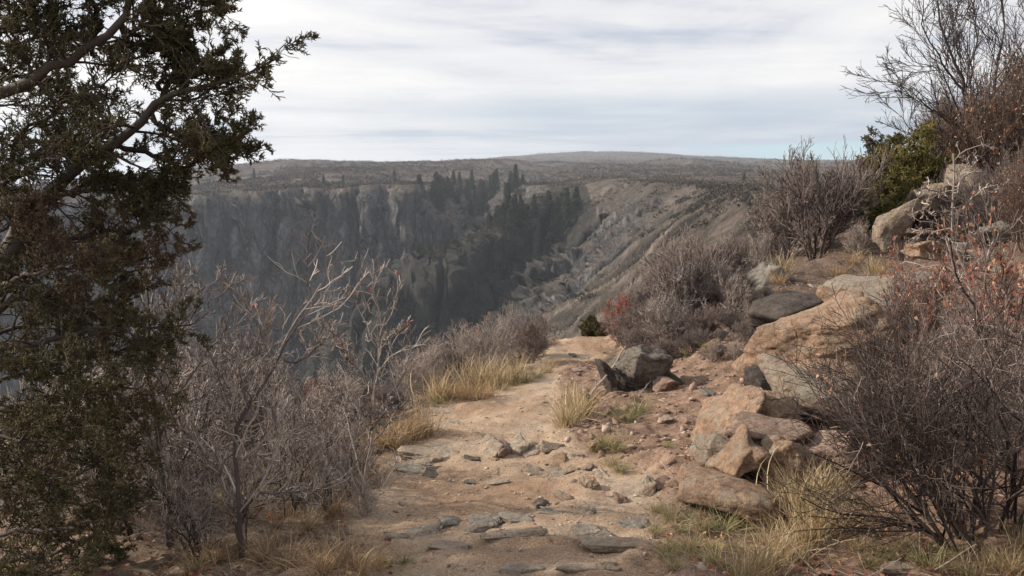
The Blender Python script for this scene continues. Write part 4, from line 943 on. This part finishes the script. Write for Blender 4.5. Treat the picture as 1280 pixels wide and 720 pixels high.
for u, D, vt, w, lb in ((862, 11.2, 318, .6, 'pale upright sapling standing in the middle of the thicket'), (832, 10.6, 362, .6, 'pale crooked sapling at the left of the thicket'), (915, 10.4, 340, .7, 'pale crooked sapling at the right of the thicket'), (945, 12.6, 290, .6, 'thin bare sapling at the top right of the thicket'), (800, 12.0, 372, .6, 'thin bare sapling beside the orange-red shrub')):
    put('p' if u % 2 == 0 else 'q', u, D, vt, w, label=lb, cat='sapling')
for u, D, vt, lb in ((895, 8.9, 440, 'low pale dry shrub at the edge of the red soil bank'), (925, 8.8, 430, 'low dry shrub touching the big orange outcrop block')):
    put('g', u, D, vt, 1.1, label=lb)
put('e', 779, 12.3, 378, .5, label='small shrub with orange-red leaves where the trail bends out of sight')
put('m', 1020, 13.9, 216, .85, label='round bare shrub with fanning dark stems on the upper slope')
put('a', 985, 15.0, 240, .7, label='thinner bare shrub behind the left side of the round fanning shrub')
put('g', 1075, 13.2, 285, .7, label='low tawny shrub beside the leaning pale boulder')
for k, u, D, vt, w, lb in [('d',1165,7.4,318,.6,'oak brush with russet leaves behind the twisted sapling foot'),('d',1215,7.0,330,.55,'oak brush with russet leaves just right of the twisted sapling'),
        ('d',1262,6.4,320,.55,'tall oak brush with russet leaves at the right edge'),('d',1290,5.6,300,.5,'oak brush with russet leaves cut off by the right edge'),
        ('b',1120,7.6,375,.7,'low leafless oak brush growing over the pale ledge'),('d',1180,6.2,400,.6,'low oak brush with russet leaves above the dark twiggy bush')]:
    put(k, u, D, vt, w, label=lb)
PR['h'] = shrub(108, 1.0, .85, 15, 'bark_dark', (9, 7, 4), .012, name='dark_shrub', wig=.13, angs=(18, 55), trop=.03, tip_r=.0016, stemtilt=(-.75, 0), leaf='oakleaf', nleaf=70, lsize=.03)
for k, u, D, vt, w, rz, lb in [('h',1235,3.95,405,.85,0,'big dark twiggy bush fanning left at the lower right'),('f',1285,4.0,380,.8,1,'dark twiggy bush filling the lower right corner'),
        ('f',1190,5.0,420,.8,2,'dark twiggy bush behind the big fanning one'),('h',1130,5.2,470,.75,.3,'lower dark bush spreading in front of the reddish fractured block'),('f',1240,5.4,395,.7,4,'dark twiggy bush under the oak brush at the right')]:
    put(k, u, D, vt, w, rz, label=lb)

# big bare tree and its neighbours on the upper right
def upper_tree():
    rg = np.random.RandomState(31); D = 15.5
    S = [([(1232,275,D),(1222,190,D),(1205,110,D),(1185,40,D),(1170,-20,D),(1165,-70,D)], .07, .012),
         ([(1232,275,D),(1240,180,D),(1238,100,D),(1245,30,D),(1252,-60,D)], .07, .012),
         ([(1232,275,D),(1210,200,D),(1180,150,D),(1150,125,D),(1122,105,D+.3)], .05, .008),
         ([(1230,260,D),(1200,215,D),(1165,180,D),(1135,160,D),(1118,140,D)], .04, .006),
         ([(1232,275,D),(1262,180,D),(1275,100,D),(1285,20,D)], .06, .010),
         ([(1225,215,D),(1195,130,D),(1165,85,D),(1135,70,D)], .04, .006),
         ([(1225,200,D),(1215,120,D+.4),(1215,60,D+.5),(1210,0,D+.5)], .04, .008),
         ([(1205,120,D),(1175,80,D),(1155,30,D),(1150,-20,D)], .035, .006)]
    P, Rr = traced(S, 16, .03, 4); base = spot(1232, D); P[:, 0] = base - [0, 0, .1]
    root = empty('bare_tree', base); tag(root, 'tall leafless tree fanning dark twigs against the sky at upper right', 'tree')
    for i in range(len(P)):
        a = Acc(); a.tubes(rg, lay(P[i:i+1], base), Rr[i:i+1] * .62, 7); a.build('trunk' if i < 2 else 'limb', M['bark_dark'], root)
    P1, R1 = kids(rg, P, Rr * .62, 12, 8, (.22, .42), (15, 45), .05, .10, .25, 1, .5, .3, maxr=.014)
    P2, R2 = kids(rg, P1, R1, 8, 6, (.3, .6), (15, 42), .04, .12, .15, 1, .6, .4)
    P3, R3 = kids(rg, P2, R2, 5, 5, (.3, .7), (15, 42), .03, .14, .1, 1, .6, .5)
    a = Acc(); a.tubes(rg, lay(P1, base), np.maximum(R1, .006), 4); a.tubes(rg, lay(P2, base), np.maximum(R2, .0045), 3); a.tubes(rg, lay(P3, base), np.maximum(R3, .0035), 3)
    a.build('twigs', M['bark_dark'], root)
upper_tree()
PR['k'] = shrub(109, 2.2, .6, 14, 'bark_brown', (9, 7, 4), .022, leaf='oakleaf', nleaf=1300, lsize=.06, name='oak_thicket', tip_r=.004, wig=.12)
PR['l'] = shrub(110, 2.2, .7, 14, 'bark_grey', (9, 7, 4), .022, name='bare_thicket', tip_r=.004, wig=.13)
def put2(k, u, D, vt, w, lb):
    p = spot(u, D); h = height_to(u, D, vt) / 2.2; tag(inst(PR[k], p, (u * .7) % 6.2, (h * w, h * w, h)), lb, 'shrub')
put2('k', 1262, 14.6, 120, .9, 'tall oak thicket with dull red leaves under the leafless tree')
put2('k', 1215, 15.6, 150, .8, 'oak thicket with dull red leaves left of the leafless tree trunk')
put2('l', 1180, 16.4, 125, .75, 'grey bare thicket behind the green juniper on the skyline')
put2('l', 1285, 15.5, 60, .8, 'tall grey bare thicket at the upper right corner')
put2('l', 1225, 13.4, 215, .9, 'bare grey brush in the shade behind the pale upper boulders')
put2('l', 1270, 13.0, 205, .9, 'bare grey brush in the shade at the right edge of the upper slope')
put2('k', 1285, 11.5, 225, .8, 'low oak thicket with dull red leaves under the shaded right edge')
small_juniper('juniper_bush', 41, 1.9, 1.9, 'jungreen', 'round yellow-green juniper bush on the skyline', spot(1142, 15.2))
small_juniper('juniper_bush', 42, 1.3, 1.5, 'jungreen', 'low yellow-green juniper in front of the round one', spot(1104, 14.4))
small_juniper('juniper_bush', 43, 1.5, 1.0, 'juntawny', 'brown-tipped juniper left of the green juniper bushes', spot(1092, 17.2))
small_juniper('juniper_bush', 44, 1.7, 1.2, 'jungreen', 'dark green juniper top between the bare tree and the round juniper', spot(1180, 17.2))
small_juniper('juniper_bush', 45, .55, .55, 'jungreen', 'small bright green bush at the top of the thicket', spot(940, 15.8, .0))
small_juniper('juniper_bush', 46, .50, 1.5, 'jun', 'dark olive juniper just beyond the trail crest', spot(746, 15.6, .12) )
small_juniper('juniper_bush', 47, .40, 1.2, 'jun', 'lower olive juniper beyond the trail crest, left of the other', spot(716, 15.8, .1))

# dead stick and roots near the dark boulder
def stick(pts, r0, r1, label, seed, name='dead_branch', mat='wood'):
    rg = np.random.RandomState(seed); P, Rr = traced([(pts, r0, r1)], 14, .004, seed)
    base = P[0, 0].copy(); a = Acc(); a.tubes(rg, lay(P, base), Rr, 6)
    P1, R1 = kids(rg, P, Rr, 3, 5, (.06, .14), (25, 60), 0, .1, .3, .9, .5, .4); a.tubes(rg, lay(P1, base), R1, 4)
    o = a.build(name, M[mat]); o.location = base; tag(o, label, 'branch')
stick([(712,548,7.0),(722,520,7.3),(742,485,7.8),(764,460,8.2),(782,432,8.6)], .020, .007, 'long dead stick leaning against the dark boulder beside the trail', 1)
stick([(742,548,6.9),(752,528,7.1),(765,508,7.3)], .014, .006, 'short pale dead branch beside the tilted reddish slab', 2)
stick([(795,497,7.9),(808,482,8.0),(815,473,8.1)], .008, .004, 'thin root curling over the dark boulder', 3)
stick([(1086,676,4.1),(1130,648,4.3),(1180,640,4.4),(1230,652,4.4)], .004, .002, 'thin curved pale twig under the big dark bush', 4)
stick([(905,455,9.2),(930,470,9.0),(948,480,8.9)], .010, .006, 'thin dead branch lying at the foot of the thicket', 5)

# grass tufts -----------------------------------------------------------
def tuft(seed, n, h, mat, name='grass_tuft', spread=.35, w=.0035):
    rg = np.random.RandomState(seed); a = rg.uniform(0, 2 * np.pi, n); rr = np.abs(rg.normal(size=n)) * h * .22
    S = np.stack([np.cos(a) * rr, np.sin(a) * rr, np.full(n, -.02)], 1)
    d = np.stack([np.cos(a) * spread * rg.rand(n) * 1.6, np.sin(a) * spread * rg.rand(n) * 1.6, np.ones(n)], 1)
    P, Rr = grow(rg, S, d, h * (.25 + .95 * rg.rand(n) ** 1.2), np.full(n, 1.), 6, -.14, .15, .15)
    side = norm(np.cross(norm(P[:, -1] - P[:, 0]), rg.normal(size=(n, 3))))[:, None]
    wd = (w * np.array([.8, 1, .9, .7, .45, .1]))[None, :, None] * rg.uniform(.6, 1.3, n)[:, None, None]
    V = np.stack([P - side * wd, P + side * wd], 2).reshape(-1, 3); idx = np.arange(n * 12).reshape(n, 6, 2)
    Fc = np.stack([idx[:, :-1, 0], idx[:, :-1, 1], idx[:, 1:, 1], idx[:, 1:, 0]], -1).reshape(-1, 4)
    A = Acc(); A.add(V, Fc, np.repeat(rg.rand(n), 12)); return A.build(name, M[mat])
TF = {'s': tuft(1, 150, .4, 'grassy'), 'g': tuft(2, 160, .4, 'grassg', spread=.6), 'o': tuft(3, 150, .4, 'grasso', spread=.6), 't': tuft(4, 160, .4, 'grassy', spread=.22)}
def put_tuft(k, u, v, hpx, label, group, D=None, wide=1.0):
    p = G(u, v) if D is None else spot(u, D); h = pm(hpx, p[1]) / .4
    tag(inst(TF[k], p, (u * .77) % 6.2, (h * wide, h * wide, h)), label, 'grass', group)
for L_, g_, items in [
  ('tuft of orange dry grass at the left edge of the trail by the pale slabs', 'orange grass tufts left of the trail', [('o',470,562,42),('o',486,557,48),('o',503,553,50),('o',520,549,44),('s',533,541,40),('o',455,570,40),('s',497,562,34),('o',510,540,34)]),
  ('tuft of tan grass at the foot of the rim shrubs', 'grass along the rim shrubs', [('o',562,500,28),('o',580,500,33),('o',598,500,36),('o',612,496,31),('g',642,482,21),('g',658,478,24),('g',672,472,23),('s',684,466,21),('g',628,488,18),('s',690,460,14),('g',548,505,21)]),
  ('tuft of straw-yellow grass on the right edge of the trail below the dark boulder', 'yellow grass right of the trail', [('t',708,532,44),('s',716,528,54),('s',724,520,48),('t',714,508,36),('s',733,510,30)]),
  ('tuft of short green grass on the red soil bank below the dark boulder', 'green grass on the bank', [('g',784,528,36),('g',796,518,36),('g',757,556,28),('g',770,562,30),('g',744,562,22),('g',776,590,26),('g',764,584,22),('g',835,560,16)]),
  ('green and straw tuft among fallen leaves at the foot of the orange mound', 'mixed grass below the outcrop', [('g',820,642,26),('g',838,652,30),('g',880,668,36),('g',905,664,46),('g',924,662,50),('g',860,690,36),('g',835,690,30),('g',895,708,34),('g',818,668,24),('g',950,650,34)]),
  ('tall straw grass tuft in front of the fractured block and dark bush', 'tall straw grass at the lower right', [('s',940,722,65),('s',962,715,71),('s',985,700,65),('s',1008,684,68),('s',1034,668,62),('s',1058,660,49),('t',990,650,74),('t',1006,640,81),('t',1024,632,71),('t',1042,628,59),('s',1080,664,43),('s',1075,690,35),('s',970,690,54),('t',1016,655,62),('s',925,735,46)]),
  ('grass tuft in the litter under the big dark bush', 'grass under the dark bush', [('g',1160,712,46),('g',1180,700,36),('g',1100,704,32),('g',1085,712,34),('s',1268,716,56),('s',1240,716,44),('s',1210,728,50),('s',1280,690,50),('s',1130,690,30)]),
  ('orange grass tuft under the bare brush at the lower left', 'orange grass under the left brush', [('o',448,716,56),('o',470,712,44),('g',486,712,30),('o',428,706,60),('o',400,716,56),('o',360,712,56),('o',330,700,50),('o',270,704,54),('o',244,716,50),('o',385,665,44),('o',350,650,40),('o',300,650,40),('o',420,640,40),('o',380,600,36),('o',430,590,36),('o',340,600,36),('o',270,640,40),('o',455,600,36),('g',505,705,26)])]:
    for it in items: put_tuft(*it, L_, g_)
for u_, v_ in ((850,665),(872,700),(842,712),(915,690),(890,688),(828,700),(905,712),(860,650),(935,640),(1130,700),(1190,714)):
    put_tuft('g', u_, v_, 20, 'low green weed tuft in the fallen leaves at the lower right', 'low green weeds', wide=1.5)
for u_, v_, h_ in ((575,492,52),(598,488,56),(620,482,48),(548,500,46),(645,476,40)): put_tuft('t', u_, v_, h_, 'tan grass tuft at the foot of the rim shrubs', 'grass along the rim shrubs')
put_tuft('s', 980, 0, 36, 'yellow grass tuft left of the round fanning shrub', None, D=12.9)
put_tuft('s', 1096, 0, 30, 'dull yellow grass tuft at the foot of the leaning pale boulder', None, D=12.2)
for u, D in ((1068, 12.9), (1050, 12.4), (868, 9.6), (846, 10.0), (830, 10.3), (895, 9.3), (975, 11.6), (1110, 11.8)):
    put_tuft('g' if D < 11 else 'o', u, 0, 26, 'small dry grass tuft at the foot of the thicket and upper shrubs', 'small tufts on the upper slope', D=D)
# ------------------------------------------------------------------ ground cover
def scatter(rg, n, x0, x1, y0, y1, dens):
    x = rg.uniform(x0, x1, n * 4); y = y0 + (y1 - y0) * rg.rand(n * 4) ** 1.5
    w = dens(x, y); k = rg.rand(len(x)) < w; return x[k][:n], y[k][:n]
def litter():
    rg = np.random.RandomState(9)
    def dn(x, y):
        off = 1 - path_mask(x, y); d = x - path_x(y); pat = sstep(-.3, .5, fbm(x * 1.7, y * 1.7, o=3, s=70))
        z1 = (d > 0) * sstep(5.8, 5.0, y) * 1.6; z2 = (x > 3.0) * .7; z3 = (d < 0) * .5; z4 = (d > 0) * sstep(8.5, 9.5, y) * .9
        return np.maximum(off, .02) * np.clip(np.maximum(np.maximum(z1, z2), np.maximum(z3, z4)) * (.25 + .75 * pat) + .05, 0, 1)
    x, y = scatter(rg, 21000, -5, 9, 3.0, 15, dn); z = hn(x, y) + .006
    V, Fc = leaves(rg, np.stack([x, y, z], 1), .038, .0, .6); V[:, 2] = np.repeat(z, 5) + np.abs(V[:, 2] - np.repeat(z, 5)) * .55
    a = Acc(); a.add(V, Fc, np.repeat(rg.rand(len(x)), 5)); o = a.build('leaf_litter', M['oakleaf']); tag(o, 'fallen russet and tan oak leaves on the slopes', None, None, 'stuff')
    # fallen twigs
    x, y = scatter(rg, 4200, -5, 9, 3.0, 15, dn); z = hn(x, y) + .012
    d = rg.normal(size=(len(x), 3)) * [1, 1, .12]
    P, Rr = grow(rg, np.stack([x, y, z], 1), d, rg.uniform(.05, .28, len(x)), rg.uniform(.001, .003, len(x)), 4, 0, .2, .5)
    a = Acc(); a.tubes(rg, P, Rr, 3); o = a.build('twig_litter', M['wood']); tag(o, 'fallen twigs and straw on the ground', None, None, 'stuff')
    # short dry grass
    def dg(x, y):
        d = x - path_x(y); off = 1 - path_mask(x, y)
        return off * np.clip(.75 * (d < 0) + .35 * (x > 2.8) + .5 * (d > 0) * sstep(5.4, 4.2, y), 0, 1) * sstep(-.2, .4, fbm(x * 1.1, y * 1.1, o=2, s=75))
    x, y = scatter(rg, 26000, -6, 9, 3.0, 15, dg); n = len(x); z = hn(x, y) - .01
    P, _ = grow(rg, np.stack([x, y, z], 1), rg.normal(size=(n, 3)) * [.6, .6, 0] + [0, 0, 1], rg.uniform(.04, .16, n), np.ones(n), 4, -.2, .2)
    side = norm(rg.normal(size=(n, 1, 3)) * [1, 1, .1]); wd = np.array([1, .9, .6, .1])[None, :, None] * .0022
    V = np.stack([P - side * wd, P + side * wd], 2).reshape(-1, 3); idx = np.arange(n * 8).reshape(n, 4, 2)
    Fc = np.stack([idx[:, :-1, 0], idx[:, :-1, 1], idx[:, 1:, 1], idx[:, 1:, 0]], -1).reshape(-1, 4)
    a = Acc(); a.add(V, Fc, np.repeat(rg.rand(n), 8)); o = a.build('dry_grass', M['grasso']); tag(o, 'short dry grass on the slopes beside the trail', None, None, 'stuff')
    # gravel
    D0, F0 = ICO[2]; 
    def gravel(n, dn, mat, smin, smax, lab, name, seed):
        r2 = np.random.RandomState(seed); x, y = scatter(r2, n, -4, 8, 3.0, 15, dn); m = len(x); z = hn(x, y)
        s = smin * (smax / smin) ** (r2.rand(m) ** 2.2)
        base = D0[:12]; import itertools
        Vs = []; 
        tri = ICO0F
        a = r2.uniform(0, 6.28, m); ax = s * r2.uniform(.7, 1.5, m); ay = s * r2.uniform(.5, 1.0, m); az_ = s * r2.uniform(.2, .6, m)
        J = ICO0V[None] * (1 + .28 * r2.normal(size=(m, 12, 1)))
        X = J[..., 0] * ax[:, None]; Y = J[..., 1] * ay[:, None]; Z = J[..., 2] * az_[:, None] + X * r2.normal(size=(m, 1)) * .25
        V = np.stack([x[:, None] + X * np.cos(a)[:, None] - Y * np.sin(a)[:, None], y[:, None] + X * np.sin(a)[:, None] + Y * np.cos(a)[:, None], z[:, None] + Z + az_[:, None] * .3], -1)
        Fc = (np.arange(m)[:, None, None] * 12 + tri[None]).reshape(-1, 3)
        A = Acc(); A.add(V.reshape(-1, 3), Fc, np.repeat(r2.rand(m), 12)); o = A.build(name, mat, smooth=False); tag(o, lab, None, None, 'stuff')
    gravel(11000, lambda x, y: path_mask(x, y) * (.25 + .75 * sstep(.0, .6, fbm(x * 2, y * 2, o=2, s=77))), M['chip'], .003, .018, 'loose pebbles on the trail', 'pebbles', 1)
    gravel(8000, lambda x, y: (1 - path_mask(x, y)) * np.clip((x > path_x(y)) * (x < path_x(y) + 2.6) * sstep(4.6, 5.4, y) * (1 - sstep(9, 10.5, y)) + .06, 0, 1), M['chipred'], .006, .045, 'broken rock chips on the red soil bank', 'gravel', 2)
import bmesh as _b
_bm = _b.new(); _b.ops.create_icosphere(_bm, subdivisions=1, radius=1.0); ICO0V = np.array([v.co[:] for v in _bm.verts]); ICO0F = np.array([[v.index for v in f.verts] for f in _bm.faces]); _bm.free()
M['chip'] = rnd_mat('chip_tan', [(0, (.20, .145, .105)), (.5, (.38, .29, .215)), (1, (.50, .42, .33))], nscale=30)
M['chipred'] = rnd_mat('chip_red', [(0, (.13, .080, .058)), (.5, (.26, .175, .130)), (1, (.42, .33, .26))], nscale=30)
litter()

# ------------------------------------------------------------------ far vegetation
M['fir'] = rnd_mat('fir_needles', [(0, (.020, .026, .017)), (.6, (.042, .050, .030)), (1, (.085, .090, .050))], nscale=.3)
M['scrub'] = rnd_mat('scrub', [(0, (.030, .030, .020)), (.25, (.055, .047, .038)), (.6, (.088, .070, .056)), (1, (.135, .110, .088))])
def make_fir(seed, H=15., W=2.6):
    rg = np.random.RandomState(seed); root = empty('conifer', (0, 0, 0))
    P, Rr = grow(rg, np.array([[0, 0, -1.]]), np.array([[0, 0, 1.]]), np.array([H + .6]), np.array([.28]), 10, 0, .01, .1)
    a = Acc(); a.tubes(rg, P, Rr, 5); a.build('trunk', M['bark_dark'], root)
    n = 300; t = rg.rand(n) ** .85; z = 1.2 + t * (H - 1.2); ln = W * (1.04 - t) ** 1.05 * rg.uniform(.45, 1.1, n) + .25; an = rg.uniform(0, 6.28, n)
    S = np.stack([0 * z, 0 * z, z], 1); d = np.stack([np.cos(an), np.sin(an), rg.uniform(-.45, .25, n)], 1)
    B, _ = grow(rg, S, d, ln, np.ones(n), 4, .04, .08)
    k = 10; C = pick(rg, B, n * k) if False else (B[:, None, 1:, :] + rg.normal(size=(n, k, 3, 3)) * .22).reshape(-1, 3)
    C = C[rg.rand(len(C)) < .5]
    V, Fc = leaves(rg, C, .75, .5, .45); f = Acc(); f.add(V, Fc, np.repeat(rg.rand(len(C)), 5)); f.build('crown', M['fir'], root); return root
FIR = [make_fir(1, 15, 3.6), make_fir(2, 13, 4.0), make_fir(3, 16, 3.3)]
def fir(x, y, s, label, group=None, dz=0):
    z = float(Hfar(np.array([x]), np.array([y]))[0]) + dz
    o = inst(FIR[int(abs(x * 7 + y * 3)) % 3], (x, y, z), (x * 1.3) % 6.2, s); tag(o, label, 'tree', group)
def far_trees():
    rg = np.random.RandomState(12)
    def cloud(n, pts, sx, sy, smin, smax, label, group, zmin, zmax=99):
        c = 0; tries = 0
        while c < n and tries < n * 30:
            tries += 1; px, py = pts[rg.randint(len(pts))]; x = px + rg.normal() * sx; y = py + rg.normal() * sy
            z = Hfar(np.array([x]), np.array([y]))[0]
            if z < zmin or z > zmax: continue
            fir(x, y, rg.uniform(smin, smax), label, group); c += 1
    cloud(60, [(-46, 528), (-38, 545), (-28, 568), (-18, 590), (2, 560), (8, 530), (-55, 515), (-30, 590)], 6, 10, .4, 1.1, 'dark fir in the stand at the head of the side canyon', 'firs at the head of the side canyon', -50, -14)
    cloud(44, [(22, 425), (14, 415), (6, 404), (20, 408), (12, 398), (24, 440), (26, 415), (2, 396)], 7, 9, .35, 1.05, 'dark fir in the stand on the high end of the wooded spur', 'firs on the high end of the spur', -60, -21)
    cloud(16, [(-14, 388), (-27, 380), (-38, 372), (-50, 364)], 5, 5, .25, .45, 'small dark fir on the lower crest of the spur', 'small firs on the lower spur', -70)
    for u, D, s, lb in [(406, 540, .45, 'left one of two lone firs on the far canyon rim'), (430, 545, .42, 'right one of two lone firs on the far canyon rim'), (494, 585, .6, 'lone fir on the far rim left of the canyon head stand'),
                        (928, 420, .36, 'tiny lone pine on the right-hand skyline'), (1057, 330, .38, 'lone pine on the skyline left of the brown-tipped juniper'), (320, 640, .5, 'small dark tree on the skyline beside the juniper foliage')]:
        fir((u - 640) / F * D, D, s, lb)
far_trees()
def scrub():
    rg = np.random.RandomState(3); n = 300000
    az = rg.uniform(R_(-32), R_(33), n); r = np.exp(rg.uniform(math.log(50), math.log(2750), n))
    x = np.sin(az) * r; y = np.cos(az) * r; z = Hfar(x, y)
    zx = Hfar(x + 1.5, y); zy = Hfar(x, y + 1.5); sl = np.hypot(zx - z, zy - z) / 1.5
    pat = fbm(x / 22, y / 22, o=3, s=99) + .5 * fbm(x / 120, y / 120, o=2, s=98)
    dsp, _ = seg_dist(x, y, SPUR); spur = (dsp < 45) & (y > 325) & (y < 460) & (x < 34)
    lim = np.where(spur, 4.0, np.where(y > 440, 3.2, 1.05)); steep = (sl > 1.05); rb = ribs(x, y)
    dens = np.where(y > 520, sstep(-.55, .2, pat), sstep(-.95, -.1, pat)) * np.where(sl > .5, .7, 1.0) * np.where(steep & ~spur, .5, 1) * np.where(spur, 1.0, .75) * np.where((y < 330) & (sl > .60), 1 - .85 * sstep(-1.5, 2.5, rb), 1)
    keep = (sl < lim) & (z > -120) & (rg.rand(n) < dens)
    x, y, z, pat, r, spur = x[keep], y[keep], z[keep], pat[keep], r[keep], spur[keep]
    A = Acc()
    for lo, hi, k, ls in ((0, 200, 34, .40), (200, 520, 14, .75), (520, 9999, 7, 1.5)):
        q = (r >= lo) & (r < hi); m = int(q.sum()); X = np.stack([x[q], y[q], z[q]], 1)
        s = rg.uniform(.5, 1.3, m) * np.where(rg.rand(m) < .12, 1.6, 1) * (1 + .0008 * r[q])
        C = rg.normal(size=(m, k, 3)); C /= np.linalg.norm(C, axis=2, keepdims=True) + 1e-9; C *= rg.rand(m, k, 1) ** .45; C[..., 2] = np.abs(C[..., 2]) * .85
        C = C * s[:, None, None] + X[:, None]
        V, Fc = leaves(rg, C.reshape(-1, 3), ls, -.5, .42)
        col = np.clip(.54 + .18 * rg.normal(size=m) + .45 * fbm(x[q] / 70, y[q] / 90, o=3, s=88), .02, 1); col = np.where(rg.rand(m) < .10, .04, col); col = np.where(spur[q] & (rg.rand(m) < .8), .02 + .2 * rg.rand(m), col)
        A.add(V, Fc, np.clip(np.repeat(col, k * 5) + np.repeat(rg.uniform(-.08, .08, m * k), 5), 0, 1))
    o = A.build('scrub', M['scrub']); tag(o, 'grey-brown scrub covering the far slopes and plateau', None, None, 'stuff')
scrub()
# ------------------------------------------------------------------ labels that single out each repeat, by its place in its row
ORD = 'first second third fourth fifth sixth seventh eighth ninth tenth eleventh twelfth thirteenth fourteenth fifteenth sixteenth seventeenth eighteenth nineteenth twentieth'.split()
ORD += ['twenty-' + o for o in ORD[:9]] + ['thirtieth'] + ['thirty-' + o for o in ORD[:9]]
def ordinals(group, text, key=None, sub=None):
    os_ = [o for o in COL.objects if o.get('group') == group and o.parent is None and (sub is None or sub(o))]
    os_.sort(key=lambda o: o.location.x / o.location.y)
    for i, o in enumerate(os_): o['label'] = text % ORD[i]
def regroup(old, new, cond):
    for o in COL.objects:
        if o.get('group') == old and cond(o): o['group'] = new
regroup(GL, 'nearer bare brush left of the trail', lambda o: o.location.y < 6.4)
regroup(GL, 'farther bare brush left of the trail', lambda o: True)
ordinals('nearer bare brush left of the trail', 'pale tangled bare shrub, %s from the left in the near brush')
ordinals('farther bare brush left of the trail', 'grey-violet bare shrub, %s from the left in the brush against the canyon')
ordinals(GR, 'grey twiggy shrub, %s from the left on the left rim of the trail')
ordinals(GS, 'pale twiggy bare sapling, %s from the left in the brush left of the trail')
regroup(GT, 'back shrubs of the thicket', lambda o: o.location.y > 12.5)
regroup(GT, 'middle shrubs of the thicket', lambda o: o.location.y > 10.9)
regroup(GT, 'front shrubs of the thicket', lambda o: True)
for g_, w_ in (('back', 'against the far slope'), ('middle', 'in the heart of the thicket'), ('front', 'above the red soil bank')):
    ordinals(g_ + ' shrubs of the thicket', 'bare shrub ' + w_ + ', %s from the left')
ordinals('orange grass tufts left of the trail', 'orange dry grass tuft by the pale trail-edge slabs, %s from the left')
ordinals('grass along the rim shrubs', 'tan grass tuft at the foot of the rim shrubs, %s from the left')
ordinals('yellow grass right of the trail', 'straw-yellow tuft at the trail edge by the boulder, %s from the left')
ordinals('green grass on the bank', 'short green grass tuft on the red soil bank, %s from the left')
ordinals('mixed grass below the outcrop', 'green and straw tuft below the orange mound, %s from the left')
ordinals('tall straw grass at the lower right', 'tall straw grass tuft before the fractured block, %s from the left')
ordinals('grass under the dark bush', 'grass tuft in the litter under the big dark bush, %s from the left')
ordinals('orange grass under the left brush', 'orange grass tuft under the bare brush at lower left, %s from the left')
ordinals('small tufts on the upper slope', 'small dry tuft below the thicket and upper shrubs, %s from the left')
ordinals('small firs on the lower spur', 'small dark fir on the lower spur crest, %s from the left')

ordinals('low green weeds', 'low green weed tuft in the fallen leaves, %s from the left')

ordinals('rubble at the foot of the bank', 'broken reddish-tan stone in the rubble below the red bank, %s from the left')
